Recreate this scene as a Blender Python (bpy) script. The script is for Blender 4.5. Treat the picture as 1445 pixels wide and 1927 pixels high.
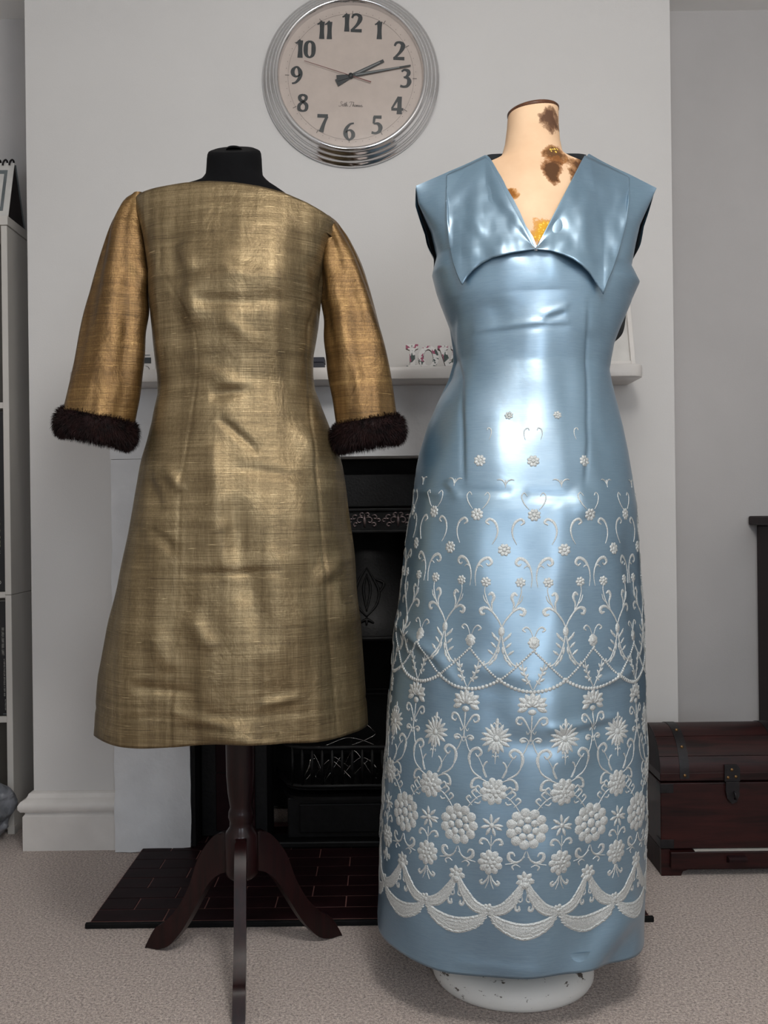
import bpy, bmesh, math, random, bisect
import numpy as np
from mathutils import Vector, Matrix, noise

for o in list(bpy.data.objects):
    bpy.data.objects.remove(o)
COL = bpy.context.scene.collection
SC = bpy.context.scene

# ------------------------------------------------------------------ camera
FPX, CAMH, ROLL = 1800.0, 0.85, 0.012
CR, SR = math.cos(ROLL), math.sin(ROLL)
cam_d = bpy.data.cameras.new('camera')
cam_d.sensor_fit = 'VERTICAL'
cam_d.sensor_height = 36.0
cam_d.lens = 36.0 * FPX / 1927.0
cam_d.clip_start = 0.02
cam = bpy.data.objects.new('camera', cam_d)
COL.objects.link(cam)
Rv, Uv = Vector((CR, 0, -SR)), Vector((SR, 0, CR))
M = Matrix(((Rv.x, Uv.x, 0, 0), (Rv.y, Uv.y, -1, 0), (Rv.z, Uv.z, 0, CAMH), (0, 0, 0, 1)))
cam.matrix_world = M
SC.camera = cam

# ------------------------------------------------------------------ world, lights, exposure
wd = bpy.data.worlds.new('world')
SC.world = wd
wd.use_nodes = True
wd.node_tree.nodes['Background'].inputs[0].default_value = (0.62, 0.74, 0.9, 1)
wd.node_tree.nodes['Background'].inputs[1].default_value = 1.0
SC.view_settings.view_transform = 'Standard'
SC.view_settings.look = 'None'
SC.view_settings.exposure = 0.50
SC.view_settings.gamma = 1.0
SC.view_settings.use_curve_mapping = False

def area(name, loc, target, sx, sy, power, color):
    d = bpy.data.lights.new(name, 'AREA')
    d.shape = 'RECTANGLE'; d.size = sx; d.size_y = sy
    d.energy = power; d.color = color
    o = bpy.data.objects.new(name, d)
    COL.objects.link(o)
    o.location = loc
    o.rotation_euler = (Vector(target) - Vector(loc)).to_track_quat('-Z', 'Y').to_euler()
    return o
# daylight entering through the two windows of the rear wall (behind the camera)
area('window_daylight', (0.95, -1.94, 1.40), (0.95, 2.0, 1.30), 1.0, 1.46, 19, (0.90, 0.95, 1.0))
area('window_daylight', (-0.75, -1.94, 1.40), (-0.75, 2.0, 1.30), 0.8, 1.46, 9, (0.90, 0.95, 1.0))
# round ceiling lamp above and in front of the camera
d = bpy.data.lights.new('ceiling_lamp_light', 'POINT'); d.energy = 31; d.color = (1.0, 0.97, 0.93); d.shadow_soft_size = 0.17
o = bpy.data.objects.new('ceiling_lamp_light', d); COL.objects.link(o); o.location = (0.25, 0.45, 2.0)

# ------------------------------------------------------------------ helpers
def W(u, v, d):
    """a pixel of the 1445x1927 frame and a distance from the camera -> world point"""
    du, dv = u - 722.5, v - 963.5
    return ((du * CR - dv * SR) * d / FPX, d, CAMH - (du * SR + dv * CR) * d / FPX)

def lin(r, g, b):
    f = lambda c: (c / 255 / 12.92) if c / 255 <= 0.04045 else ((c / 255 + 0.055) / 1.055) ** 2.4
    return (f(r), f(g), f(b), 1.0)

def smooth01(x):
    x = np.clip(x, 0, 1)
    return x * x * (3 - 2 * x)

def sst(a, b, x):
    t = min(1.0, max(0.0, (x - a) / (b - a)))
    return t * t * (3 - 2 * t)

def catmull(pts, n=8):
    pts = [np.array(p, float) for p in pts]
    if len(pts) < 3:
        return [pts[0] + (pts[-1] - pts[0]) * t for t in np.linspace(0, 1, n + 1)]
    P = [2 * pts[0] - pts[1]] + pts + [2 * pts[-1] - pts[-2]]
    out = []
    for i in range(1, len(P) - 2):
        for k in range(n):
            t = k / n
            out.append(0.5 * (2 * P[i] + (P[i + 1] - P[i - 1]) * t + (2 * P[i - 1] - 5 * P[i] + 4 * P[i + 1] - P[i + 2]) * t * t
                              + (3 * P[i] - P[i - 1] - 3 * P[i + 1] + P[i + 2]) * t ** 3))
    out.append(pts[-1])
    return out

def wloc(o):
    v = Vector((0, 0, 0))
    while o is not None:
        v += Vector(o.location); o = o.parent
    return v

def tag(o, label=None, cat=None, group=None, kind=None):
    if label: o['label'] = label
    if cat: o['category'] = cat
    if group: o['group'] = group
    if kind: o['kind'] = kind
    return o

def empty(name, loc, label, cat, group=None):
    o = bpy.data.objects.new(name, None)
    o.empty_display_size = 0.05
    COL.objects.link(o)
    o.location = loc
    return tag(o, label, cat, group)

class MB:
    """collects shapes in world coordinates; build() links them as one mesh object"""
    def __init__(s):
        s.v = []; s.f = []
    def add(s, vs, fs):
        b = len(s.v)
        s.v += [tuple(map(float, p)) for p in vs]
        s.f += [tuple(i + b for i in f) for f in fs]
        return s
    def box(s, x0, x1, y0, y1, z0, z1, bev=0.0, seg=2):
        bm = bmesh.new()
        m = Matrix.Translation(((x0 + x1) / 2, (y0 + y1) / 2, (z0 + z1) / 2)) @ Matrix.Diagonal((abs(x1 - x0), abs(y1 - y0), abs(z1 - z0), 1))
        bmesh.ops.create_cube(bm, size=1, matrix=m)
        if bev > 0:
            bmesh.ops.bevel(bm, geom=bm.edges[:], offset=bev, segments=seg, affect='EDGES', profile=0.5)
        s.addbm(bm)
        return s
    def addbm(s, bm, mat=None):
        if mat is not None:
            bmesh.ops.transform(bm, matrix=mat, verts=bm.verts[:])
        bm.verts.index_update()
        s.add([v.co[:] for v in bm.verts], [[v.index for v in f.verts] for f in bm.faces])
        bm.free()
        return s
    def loft(s, rings, closed=True, cap0=False, cap1=False):
        n = len(rings[0]); vs = [p for r in rings for p in r]; fs = []
        m = n if closed else n - 1
        for i in range(len(rings) - 1):
            for j in range(m):
                a, b = i * n + j, i * n + (j + 1) % n
                fs.append((a, b, b + n, a + n))
        if cap0: fs.append(tuple(range(n))[::-1])
        if cap1: fs.append(tuple((len(rings) - 1) * n + k for k in range(n)))
        return s.add(vs, fs)
    def lathe(s, prof, c, seg=48, a0=0.0, a1=2 * math.pi, axis='Z', cap=False):
        full = abs(a1 - a0 - 2 * math.pi) < 1e-6
        m = seg if full else seg + 1
        rings = []
        for r, h in prof:
            ring = []
            for k in range(m):
                a = a0 + (a1 - a0) * k / seg
                if axis == 'Z': ring.append((c[0] + r * math.cos(a), c[1] + r * math.sin(a), c[2] + h))
                else: ring.append((c[0] + r * math.cos(a), c[1] - h, c[2] + r * math.sin(a)))
            rings.append(ring)
        return s.loft(rings, closed=full, cap0=cap, cap1=cap)
    def tube(s, pts, r, seg=8, cap=True):
        pts = [Vector(p) for p in pts]
        rr = r if isinstance(r, (list, tuple)) else [r] * len(pts)
        t0 = (pts[1] - pts[0]).normalized()
        nrm = t0.orthogonal().normalized()
        rings = []
        for i, p in enumerate(pts):
            t = (pts[min(i + 1, len(pts) - 1)] - pts[max(i - 1, 0)]).normalized()
            nrm = (nrm - t * nrm.dot(t)).normalized()
            b = t.cross(nrm)
            rings.append([tuple(p + (nrm * math.cos(2 * math.pi * k / seg) + b * math.sin(2 * math.pi * k / seg)) * rr[i]) for k in range(seg)])
        return s.loft(rings, True, cap, cap)
    def prism(s, poly, y0, y1, bev=0.0, plane='XZ'):
        """extrude a polygon drawn in XZ (or XY / YZ) along the remaining axis"""
        bm = bmesh.new()
        if plane == 'XZ': vs = [bm.verts.new((p[0], y0, p[1])) for p in poly]; d = (0, y1 - y0, 0)
        elif plane == 'XY': vs = [bm.verts.new((p[0], p[1], y0)) for p in poly]; d = (0, 0, y1 - y0)
        else: vs = [bm.verts.new((y0, p[0], p[1])) for p in poly]; d = (y1 - y0, 0, 0)
        f = bm.faces.new(vs)
        r = bmesh.ops.extrude_face_region(bm, geom=[f])
        bmesh.ops.translate(bm, vec=d, verts=[e for e in r['geom'] if isinstance(e, bmesh.types.BMVert)])
        bmesh.ops.recalc_face_normals(bm, faces=bm.faces[:])
        if bev > 0:
            bmesh.ops.bevel(bm, geom=bm.edges[:], offset=bev, segments=2, affect='EDGES', profile=0.5)
        return s.addbm(bm)
    def build(s, name, mat, parent=None, smooth=None, kind=None, recalc=False, solid=0.0):
        off = wloc(parent) if parent is not None else Vector((0, 0, 0))
        me = bpy.data.meshes.new(name)
        me.from_pydata([(p[0] - off.x, p[1] - off.y, p[2] - off.z) for p in s.v], [], s.f)
        if recalc:
            bm = bmesh.new(); bm.from_mesh(me)
            bmesh.ops.recalc_face_normals(bm, faces=bm.faces[:])
            bm.to_mesh(me); bm.free()
        me.materials.append(mat)
        if smooth is True:
            me.polygons.foreach_set('use_smooth', [True] * len(me.polygons))
        elif smooth:
            me.polygons.foreach_set('use_smooth', [True] * len(me.polygons))
            me.set_sharp_from_angle(angle=math.radians(smooth))
        me.update()
        o = bpy.data.objects.new(name, me)
        COL.objects.link(o)
        if parent is not None: o.parent = parent
        if kind: o['kind'] = kind
        if solid:
            md = o.modifiers.new('thickness', 'SOLIDIFY'); md.thickness = solid; md.offset = 0
        return o

def place(o, src, loc, parent):
    """copy of a mesh object sharing its data"""
    c = src.copy(); COL.objects.link(c)
    c.parent = parent; c.location = loc
    return c

# ------------------------------------------------------------------ materials
class NT:
    def __init__(s, name):
        s.m = bpy.data.materials.new(name); s.m.use_nodes = True
        s.t = s.m.node_tree; s.b = s.t.nodes['Principled BSDF']
        s.tc = s.t.nodes.new('ShaderNodeTexCoord')
    def L(s, a, b): s.t.links.new(a, b)
    def mapping(s, scale, loc=(0, 0, 0), rot=(0, 0, 0), src=None):
        n = s.t.nodes.new('ShaderNodeMapping')
        n.inputs['Scale'].default_value = scale; n.inputs['Location'].default_value = loc; n.inputs['Rotation'].default_value = rot
        s.L(src or s.tc.outputs['Object'], n.inputs[0]); return n.outputs[0]
    def noise(s, vec, scale=5, detail=4, rough=0.55, dist=0.0):
        n = s.t.nodes.new('ShaderNodeTexNoise')
        n.inputs['Scale'].default_value = scale; n.inputs['Detail'].default_value = detail
        n.inputs['Roughness'].default_value = rough; n.inputs['Distortion'].default_value = dist
        if vec is not None: s.L(vec, n.inputs['Vector'])
        return n.outputs['Fac']
    def voro(s, vec, scale, feature='F1'):
        n = s.t.nodes.new('ShaderNodeTexVoronoi'); n.feature = feature
        n.inputs['Scale'].default_value = scale
        s.L(vec, n.inputs['Vector']); return n.outputs['Distance']
    def ramp(s, fac, stops):
        n = s.t.nodes.new('ShaderNodeValToRGB')
        while len(n.color_ramp.elements) < len(stops): n.color_ramp.elements.new(0.5)
        for e, (p, c) in zip(n.color_ramp.elements, stops): e.position = p; e.color = c
        s.L(fac, n.inputs[0]); return n.outputs[0]
    def mix(s, fac, a, b, mode='MIX'):
        n = s.t.nodes.new('ShaderNodeMix'); n.data_type = 'RGBA'; n.blend_type = mode
        for val, i in ((fac, 0), (a, 6), (b, 7)):
            if isinstance(val, (int, float)): n.inputs[i].default_value = val
            elif isinstance(val, tuple): n.inputs[i].default_value = val
            else: s.L(val, n.inputs[i])
        return n.outputs[2]
    def math(s, op, a, b=None, clamp=False):
        n = s.t.nodes.new('ShaderNodeMath'); n.operation = op; n.use_clamp = clamp
        for i, val in enumerate((a, b)):
            if val is None: continue
            if isinstance(val, (int, float)): n.inputs[i].default_value = val
            else: s.L(val, n.inputs[i])
        return n.outputs[0]
    def bump(s, h, strength=0.3, dist=0.002, normal=None):
        n = s.t.nodes.new('ShaderNodeBump')
        n.inputs['Strength'].default_value = strength; n.inputs['Distance'].default_value = dist
        s.L(h, n.inputs['Height'])
        if normal is not None: s.L(normal, n.inputs['Normal'])
        s.L(n.outputs[0], s.b.inputs['Normal']); return n.outputs[0]
    def set(s, **k):
        for n, val in k.items():
            n = {'color': 'Base Color', 'rough': 'Roughness', 'metal': 'Metallic', 'sheen': 'Sheen Weight', 'coat': 'Coat Weight',
                 'coatr': 'Coat Roughness', 'aniso': 'Anisotropic', 'alpha': 'Alpha', 'spec': 'Specular IOR Level', 'sheenr': 'Sheen Roughness',
                 'trans': 'Transmission Weight', 'tint': 'Sheen Tint'}[n]
            if isinstance(val, (int, float, tuple)): s.b.inputs[n].default_value = val
            else: s.L(val, s.b.inputs[n])
        return s

def plain(name, col, rough=0.5, metal=0.0, var=0.12, scale=12, bump=0.0, coat=0.0, detail=4, bscale=None, spec=0.5):
    m = NT(name)
    f = m.noise(m.mapping((1, 1, 1)), scale, detail)
    dark = tuple(c * (1 - var) for c in col[:3]) + (1,); lite = tuple(min(1, c * (1 + var)) for c in col[:3]) + (1,)
    m.set(color=m.ramp(f, [(0.3, dark), (0.7, lite)]), rough=rough, metal=metal, coat=coat, spec=spec)
    if bump: m.bump(m.noise(m.mapping((1, 1, 1)), bscale or scale * 4, 3), bump, 0.002)
    return m.m

def wood(name, dark, mid, rough=0.3, coat=0.3, axis='Z', scale=1.0):
    m = NT(name)
    sc = {'Z': (14, 14, 1.2), 'X': (1.2, 14, 14), 'Y': (14, 1.2, 14)}[axis]
    g = m.noise(m.mapping(tuple(x * scale for x in sc)), 5, 6, 0.6, 0.6)
    w = m.noise(m.mapping((1, 1, 1)), 9, 3)
    c = m.ramp(g, [(0.32, dark), (0.72, mid)])
    c = m.mix(m.math('MULTIPLY', w, 0.5), c, dark)
    m.set(color=c, rough=rough, coat=coat, coatr=0.15, spec=0.25)
    m.bump(g, 0.08, 0.001)
    return m.m

MAT = {}
def carpet_mat():
    m = NT('carpet')
    o = m.mapping((1, 1, 1))
    a = m.noise(o, 190, 3, 0.65); b = m.noise(o, 420, 2, 0.6); c = m.noise(o, 4, 3)
    col = m.ramp(m.math('ADD', m.math('MULTIPLY', a, 0.6), m.math('MULTIPLY', b, 0.4)), [(0.34, lin(100, 86, 79)), (0.5, lin(188, 172, 163)), (0.64, lin(236, 222, 212))])
    col = m.mix(m.math('MULTIPLY', c, 0.25), col, lin(190, 176, 168), 'MULTIPLY')
    m.set(color=col, rough=0.95, sheen=0.3, spec=0.1)
    m.bump(m.math('ADD', a, m.math('MULTIPLY', b, 0.6)), 0.9, 0.006)
    return m.m
MAT['carpet'] = carpet_mat()
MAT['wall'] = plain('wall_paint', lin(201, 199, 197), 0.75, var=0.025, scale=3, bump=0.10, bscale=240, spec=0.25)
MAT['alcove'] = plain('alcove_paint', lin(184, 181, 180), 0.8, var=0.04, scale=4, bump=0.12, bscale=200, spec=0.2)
MAT['ceiling'] = plain('ceiling_paint', lin(236, 235, 233), 0.85, var=0.02, scale=3, spec=0.2)
MAT['rear'] = plain('rear_wall_paint', lin(78, 72, 70), 0.8, var=0.05, scale=3)
MAT['white_gloss'] = plain('white_gloss_paint', lin(208, 204, 200), 0.32, var=0.05, scale=14, bump=0.08, bscale=60)
MAT['plaster'] = plain('white_plaster', lin(210, 211, 213), 0.6, var=0.06, scale=14, bump=0.7, bscale=38)
MAT['iron'] = plain('black_cast_iron', lin(13, 13, 14), 0.45, 0.0, var=0.4, scale=60, bump=0.25, bscale=160, spec=0.25)
MAT['iron_dark'] = plain('matte_black_iron', lin(9, 9, 10), 0.7, var=0.4, scale=30, bump=0.3, bscale=90, spec=0.2)  # darker, rougher iron than the face plates
MAT['iron_relief'] = plain('glint_relief_iron', lin(120, 108, 108), 0.3, 0.8, var=0.35, scale=60)  # paler than the black iron, bright glints put into the relief colour
MAT['tile'] = plain('hearth_tile_glaze', lin(30, 14, 17), 0.5, var=0.35, scale=16, bump=0.08, bscale=50, spec=0.08)
MAT['grout'] = plain('tile_grout', lin(124, 84, 78), 0.8, var=0.2, scale=40)
MAT['chrome'] = plain('chrome', (0.72, 0.72, 0.73, 1), 0.10, 1.0, var=0.04, scale=8)
MAT['dial'] = plain('clock_dial_paper', lin(190, 177, 168), 0.6, var=0.05, scale=30)
MAT['ink'] = plain('clock_ink', lin(38, 44, 46), 0.5, var=0.2, scale=40)
MAT['ink_pale'] = plain('clock_fine_ink', lin(92, 84, 80), 0.6)
MAT['hand_in'] = plain('hand_inlay', lin(118, 122, 122), 0.4)
MAT['hand_red'] = plain('second_hand_red', lin(112, 62, 58), 0.5)
MAT['maho'] = wood('mahogany', lin(20, 8, 9), lin(46, 19, 19), 0.3, 0.15)
MAT['maho_x'] = wood('mahogany_horizontal', lin(22, 9, 10), lin(62, 26, 24), 0.4, 0.1, 'X')
MAT['maho_dark'] = wood('dark_mahogany', lin(20, 8, 11), lin(44, 18, 22), 0.5, 0.0)
MAT['strap'] = plain('dark_iron_strap', lin(34, 32, 34), 0.45, 0.5, var=0.3, scale=50, bump=0.2)
MAT['brass'] = plain('aged_brass_nail', lin(120, 92, 58), 0.4, 0.8)
MAT['black_cloth'] = plain('black_form_cloth', lin(7, 7, 9), 0.9, var=0.2, scale=90, bump=0.15, bscale=300, spec=0.15)
MAT['lining'] = plain('dark_dress_lining', lin(30, 36, 42), 0.7, var=0.2, scale=30)
MAT['shelf_white'] = plain('white_laminate', lin(196, 192, 186), 0.5, var=0.03, scale=6)
MAT['dark_card'] = plain('dark_brown_card', lin(34, 27, 26), 0.7, var=0.25, scale=25)
MAT['black_card'] = plain('black_book_cover', lin(13, 13, 16), 0.5, var=0.2, scale=25)
MAT['print_white'] = plain('white_print', lin(176, 174, 168), 0.7)
MAT['print_cream'] = plain('cream_print', lin(178, 176, 140), 0.7)
MAT['grey_print'] = plain('grey_print', lin(96, 102, 104), 0.6, var=0.3, scale=18)
MAT['paper'] = plain('pale_paper', lin(196, 194, 190), 0.7)
MAT['silver_wire'] = plain('silver_wire', (0.75, 0.74, 0.72, 1), 0.2, 1.0)
MAT['distress'] = None

def mat_distressed():
    m = NT('chipped_white_paint')
    f = m.noise(m.mapping((1, 1, 2.2)), 34, 6, 0.7)
    g = m.noise(m.mapping((1, 1, 1)), 7, 4)
    col = m.mix(g, lin(212, 211, 206), lin(232, 231, 228))
    chip = m.ramp(f, [(0.61, (0, 0, 0, 1)), (0.64, (1, 1, 1, 1))])
    m.set(color=m.mix(chip, col, lin(92, 84, 76)), rough=0.55)
    m.bump(f, 0.2, 0.002)
    return m.m
MAT['distress'] = mat_distressed()

def mat_satin():
    m = NT('blue_satin')
    o = m.mapping((1, 1, 1))
    weave = m.noise(m.mapping((20, 20, 620)), 2.2, 4, 0.7)
    big = m.noise(m.mapping((3, 3, 1.4)), 2.0, 3)
    wr = m.noise(m.mapping((1.0, 1.0, 1.5)), 15, 3, 0.45, 0.4)
    fine = m.noise(o, 75, 3, 0.6)
    col = m.ramp(big, [(0.3, lin(62, 110, 141)), (0.7, lin(92, 138, 166))])
    col = m.mix(m.ramp(weave, [(0.35, (0, 0, 0, 1)), (0.65, (1, 1, 1, 1))]), col, m.mix(0.22, col, lin(160, 190, 206)))
    m.set(color=col, rough=m.math('ADD', m.math('MULTIPLY', weave, 0.05), 0.36), metal=0.6, spec=0.5, coat=1.0, coatr=0.40)
    m.b.inputs['Coat IOR'].default_value = 2.4
    m.bump(m.math('ADD', m.math('ADD', m.math('MULTIPLY', wr, 0.40), m.math('MULTIPLY', fine, 0.07)), m.math('MULTIPLY', weave, 0.014)), 0.5, 0.006)
    return m.m
MAT['satin'] = mat_satin()

def mat_dupion(name, dark, mid, lite, metal=0.68, rough=0.34):
    m = NT(name)
    weft = m.noise(m.mapping((5, 5, 420)), 2.0, 5, 0.75)
    warp = m.noise(m.mapping((430, 430, 5)), 2.0, 5, 0.75)
    bandv = m.noise(m.mapping((26, 3, 0.8)), 2.2, 3, 0.6)
    bandh = m.noise(m.mapping((0.7, 0.7, 17)), 2.2, 4, 0.6)
    big = m.noise(m.mapping((1, 1, 1)), 7, 3)
    f = m.math('ADD', m.math('ADD', m.math('MULTIPLY', weft, 0.34), m.math('MULTIPLY', warp, 0.26)), m.math('ADD', m.math('MULTIPLY', bandv, 0.20), m.math('MULTIPLY', bandh, 0.20)))
    col = m.ramp(f, [(0.36, dark), (0.5, mid), (0.64, lite)])
    slub = m.noise(m.mapping((16, 16, 330)), 1.6, 2, 0.5)
    col = m.mix(m.ramp(slub, [(0.70, (0, 0, 0, 1)), (0.76, (0.8, 0.8, 0.8, 1))]), col, tuple(min(1, c * 1.5) for c in lite[:3]) + (1,))
    slubd = m.noise(m.mapping((9, 9, 260), loc=(3, 1, 7)), 1.3, 2, 0.5)
    col = m.mix(m.ramp(slubd, [(0.68, (0, 0, 0, 1)), (0.74, (0.6, 0.6, 0.6, 1))]), col, dark)
    m.set(color=col, rough=m.math('ADD', m.math('MULTIPLY', big, 0.14), rough - 0.07), metal=metal)
    wr = m.noise(m.mapping((1.2, 1.2, 1)), 15, 4, 0.55, 0.5)
    h = m.math('ADD', m.math('ADD', m.math('MULTIPLY', weft, 0.10), m.math('MULTIPLY', slub, 0.08)), m.math('ADD', m.math('MULTIPLY', warp, 0.06), m.math('MULTIPLY', wr, 1.1)))
    m.bump(h, 0.5, 0.007)
    return m.m
MAT['dupion'] = mat_dupion('gold_dupion_silk', lin(66, 54, 38), lin(122, 105, 76), lin(176, 157, 121))
MAT['dupion_sleeve'] = mat_dupion('gold_dupion_silk_sleeve', lin(54, 39, 21), lin(106, 80, 46), lin(158, 128, 82), 0.65, 0.33)

def mat_silver():
    m = NT('silver_embroidery_thread')
    f = m.noise(m.mapping((1, 1, 1)), 900, 2, 0.6); g = m.noise(m.mapping((1, 1, 1)), 260, 3, 0.6)
    m.set(color=m.ramp(f, [(0.3, lin(150, 158, 160)), (0.7, lin(232, 234, 232))]), rough=0.42, metal=0.45)
    m.bump(m.math('ADD', f, g), 0.6, 0.0015)
    return m.m
MAT['silver'] = mat_silver()
def mat_fur():
    m = NT('dark_brown_fur')
    f = m.noise(m.mapping((1, 1, 1)), 60, 3)
    m.set(color=m.ramp(f, [(0.3, lin(14, 8, 9)), (0.7, lin(40, 22, 21))]), rough=0.65, spec=0.15)
    return m.m
MAT['fur'] = mat_fur()

def mat_glass():
    m = bpy.data.materials.new('clock_glass'); m.use_nodes = True
    t = m.node_tree; out = t.nodes['Material Output']
    t.nodes.remove(t.nodes['Principled BSDF'])
    tr = t.nodes.new('ShaderNodeBsdfTransparent'); gl = t.nodes.new('ShaderNodeBsdfGlossy'); mx = t.nodes.new('ShaderNodeMixShader'); fr = t.nodes.new('ShaderNodeFresnel')
    gl.inputs['Roughness'].default_value = 0.08; fr.inputs[0].default_value = 1.5
    t.links.new(fr.outputs[0], mx.inputs[0]); t.links.new(tr.outputs[0], mx.inputs[1]); t.links.new(gl.outputs[0], mx.inputs[2])
    t.links.new(mx.outputs[0], out.inputs[0])
    return m
MAT['glass'] = mat_glass()

def mat_plastic_bag():
    m = NT('cloudy_plastic_film')
    f = m.noise(m.mapping((1, 1, 1)), 20, 4, 0.6, 1.0)
    m.set(color=m.ramp(f, [(0.3, lin(96, 100, 108)), (0.7, lin(150, 152, 158))]), rough=0.3, alpha=0.82)
    m.bump(f, 0.8, 0.01)
    return m.m
MAT['bag'] = mat_plastic_bag()

def mat_floral():
    m = NT('floral_paper')
    o = m.mapping((1, 1, 1))
    v1 = m.noise(o, 62, 2, 0.5, 0.8); v2 = m.noise(m.mapping((1, 1, 1), loc=(4, 2, 8)), 70, 2, 0.5, 0.8)
    col = m.mix(m.ramp(v1, [(0.57, (0, 0, 0, 1)), (0.60, (1, 1, 1, 1))]), lin(216, 214, 212), lin(150, 60, 92))
    col = m.mix(m.ramp(v2, [(0.58, (0, 0, 0, 1)), (0.61, (1, 1, 1, 1))]), col, lin(52, 70, 66))
    m.set(color=col, rough=0.5)
    return m.m
MAT['floral'] = mat_floral()
MAT['letter_side'] = plain('shaded_letter_edge', lin(134, 122, 114), 0.6)  # sides toned darker, shading and outlining the letters by colour

# ================================================================== THE ROOM
BX0, BX1 = -0.905, 0.747          # chimney breast
BY, AY = 2.45, 2.75               # breast front, alcove back
RX0, RX1, RY0, CEIL = -1.55, 1.75, -1.9, 2.28
OPX0, OPX1, OPZ = -0.496, 0.372, 0.99   # fireplace opening
CX = (OPX0 + OPX1) / 2

def struct(name, mb, mat, smooth=None):
    return tag(mb.build(name, mat, None, smooth), kind='structure')

struct('floor', MB().box(RX0, RX1, RY0, AY + 0.1, -0.06, 0.0), MAT['carpet'])
struct('ceiling', MB().box(RX0, RX1, RY0, AY + 0.1, CEIL, CEIL + 0.06), MAT['ceiling'])
struct('wall_left', MB().box(RX0 - 0.08, RX0, RY0, AY + 0.1, 0, CEIL), MAT['wall'])
struct('wall_right', MB().box(RX1, RX1 + 0.08, RY0, AY + 0.1, 0, CEIL), MAT['wall'])
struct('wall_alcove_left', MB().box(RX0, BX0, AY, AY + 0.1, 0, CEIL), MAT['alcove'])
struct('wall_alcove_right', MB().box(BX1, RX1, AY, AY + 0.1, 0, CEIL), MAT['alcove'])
b = MB()
b.box(BX0, OPX0, BY, AY + 0.1, 0, CEIL).box(OPX1, BX1, BY, AY + 0.1, 0, CEIL).box(OPX0, OPX1, BY, AY + 0.1, OPZ, CEIL)
b.box(OPX0, OPX1, AY + 0.02, AY + 0.1, 0, OPZ)
struct('wall_chimney_breast', b, MAT['wall'])
# rear wall with two sash windows
wins = [(0.45, 1.45), (-1.15, -0.35)]
WZ0, WZ1 = 0.67, 2.13
b = MB()
xs = [RX0, -1.15, -0.35, 0.45, 1.45, RX1]
for i in range(5):
    if i in (1, 3):
        b.box(xs[i], xs[i + 1], RY0 - 0.1, RY0, 0, WZ0).box(xs[i], xs[i + 1], RY0 - 0.1, RY0, WZ1, CEIL)
    else:
        b.box(xs[i], xs[i + 1], RY0 - 0.1, RY0, 0, CEIL)
struct('wall_rear', b, MAT['rear'])
for n, (x0, x1) in enumerate(wins, 1):
    e = tag(bpy.data.objects.new('window_%d' % n, None), kind='structure'); COL.objects.link(e); e.location = ((x0 + x1) / 2, RY0, WZ0)
    MB().box(x0, x1, RY0 - 0.03, RY0 + 0.005, WZ0, WZ0 + 0.05, 0.004).box(x0, x1, RY0 - 0.03, RY0 + 0.005, WZ1 - 0.05, WZ1, 0.004) \
        .box(x0, x0 + 0.05, RY0 - 0.03, RY0 + 0.005, WZ0 + 0.05, WZ1 - 0.05, 0.004).box(x1 - 0.05, x1, RY0 - 0.03, RY0 + 0.005, WZ0 + 0.05, WZ1 - 0.05, 0.004) \
        .build('window_frame', MAT['white_gloss'], e)
    MB().box(x0 + 0.05, x1 - 0.05, RY0 - 0.025, RY0, 1.545, 1.585, 0.004).build('meeting_rail', MAT['white_gloss'], e)
    MB().box(x0 - 0.04, x1 + 0.04, RY0, RY0 + 0.09, WZ0 - 0.03, WZ0 - 0.002, 0.006).build('window_sill', MAT['white_gloss'], e)

# moulded skirting along the breast, with a return at the corner
def skirting(name, x0, x1, corner):
    prof = [(0.0, 0.0), (0.022, 0.0), (0.022, 0.086), (0.017, 0.092), (0.017, 0.096), (0.026, 0.099), (0.031, 0.107), (0.031, 0.117), (0.026, 0.125),
            (0.016, 0.130), (0.013, 0.134), (0.010, 0.142), (0.004, 0.146), (0.0, 0.147)]
    b = MB()
    rings = []
    if corner < 0:
        rings.append([(x0 - p, AY - 0.03, z) for p, z in prof]); rings.append([(x0 - p, BY - p, z) for p, z in prof]); rings.append([(x1, BY - p, z) for p, z in prof])
    else:
        rings.append([(x0, BY - p, z) for p, z in prof]); rings.append([(x1 + p, BY - p, z) for p, z in prof]); rings.append([(x1 + p, AY - 0.03, z) for p, z in prof])
    b.loft(rings, False)
    o = struct(name, b, MAT['white_gloss'], 35)
    return o
skirting('baseboard_left', BX0, -0.687, -1)
skirting('baseboard_right', 0.562, BX1, 1)

# ------------------------------------------------------------------ fireplace surround (white plaster)
SY = 2.405
e = empty('fireplace_surround', (CX, SY, 0), 'plain white plastered fireplace surround with chipped jambs under the mantel shelf', 'fireplace surround')
def rough_box(b, x0, x1, y0, y1, z0, z1, nx, nz, seed, chip=0.0):
    """box whose front grid is slightly uneven, chipped along the lower edge"""
    random.seed(seed)
    vs, fs = [], []
    for j in range(nz + 1):
        for i in range(nx + 1):
            x = x0 + (x1 - x0) * i / nx; z = z0 + (z1 - z0) * j / nz
            y = y0 + 0.003 * noise.noise(Vector((x * 14, z * 9, seed)))
            if j == 0 and chip: z += chip * (0.6 + noise.noise(Vector((x * 30, 2, seed))))
            if i in (0, nx): x += 0.003 * noise.noise(Vector((1.3, z * 17, seed + i))); y += 0.004
            vs.append((x, y, z))
    n = nx + 1
    for j in range(nz):
        for i in range(nx):
            a = j * n + i; fs.append((a, a + 1, a + n + 1, a + n))
    b.add(vs, fs)
    edge = [vs[i] for i in range(n)] + [vs[j * n + nx] for j in range(1, nz + 1)] + [vs[nz * n + i] for i in range(nx - 1, -1, -1)] + [vs[j * n] for j in range(nz - 1, 0, -1)]
    back = [(p[0], y1, p[2]) for p in edge]
    b.loft([edge, back], True)
    return b
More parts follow.
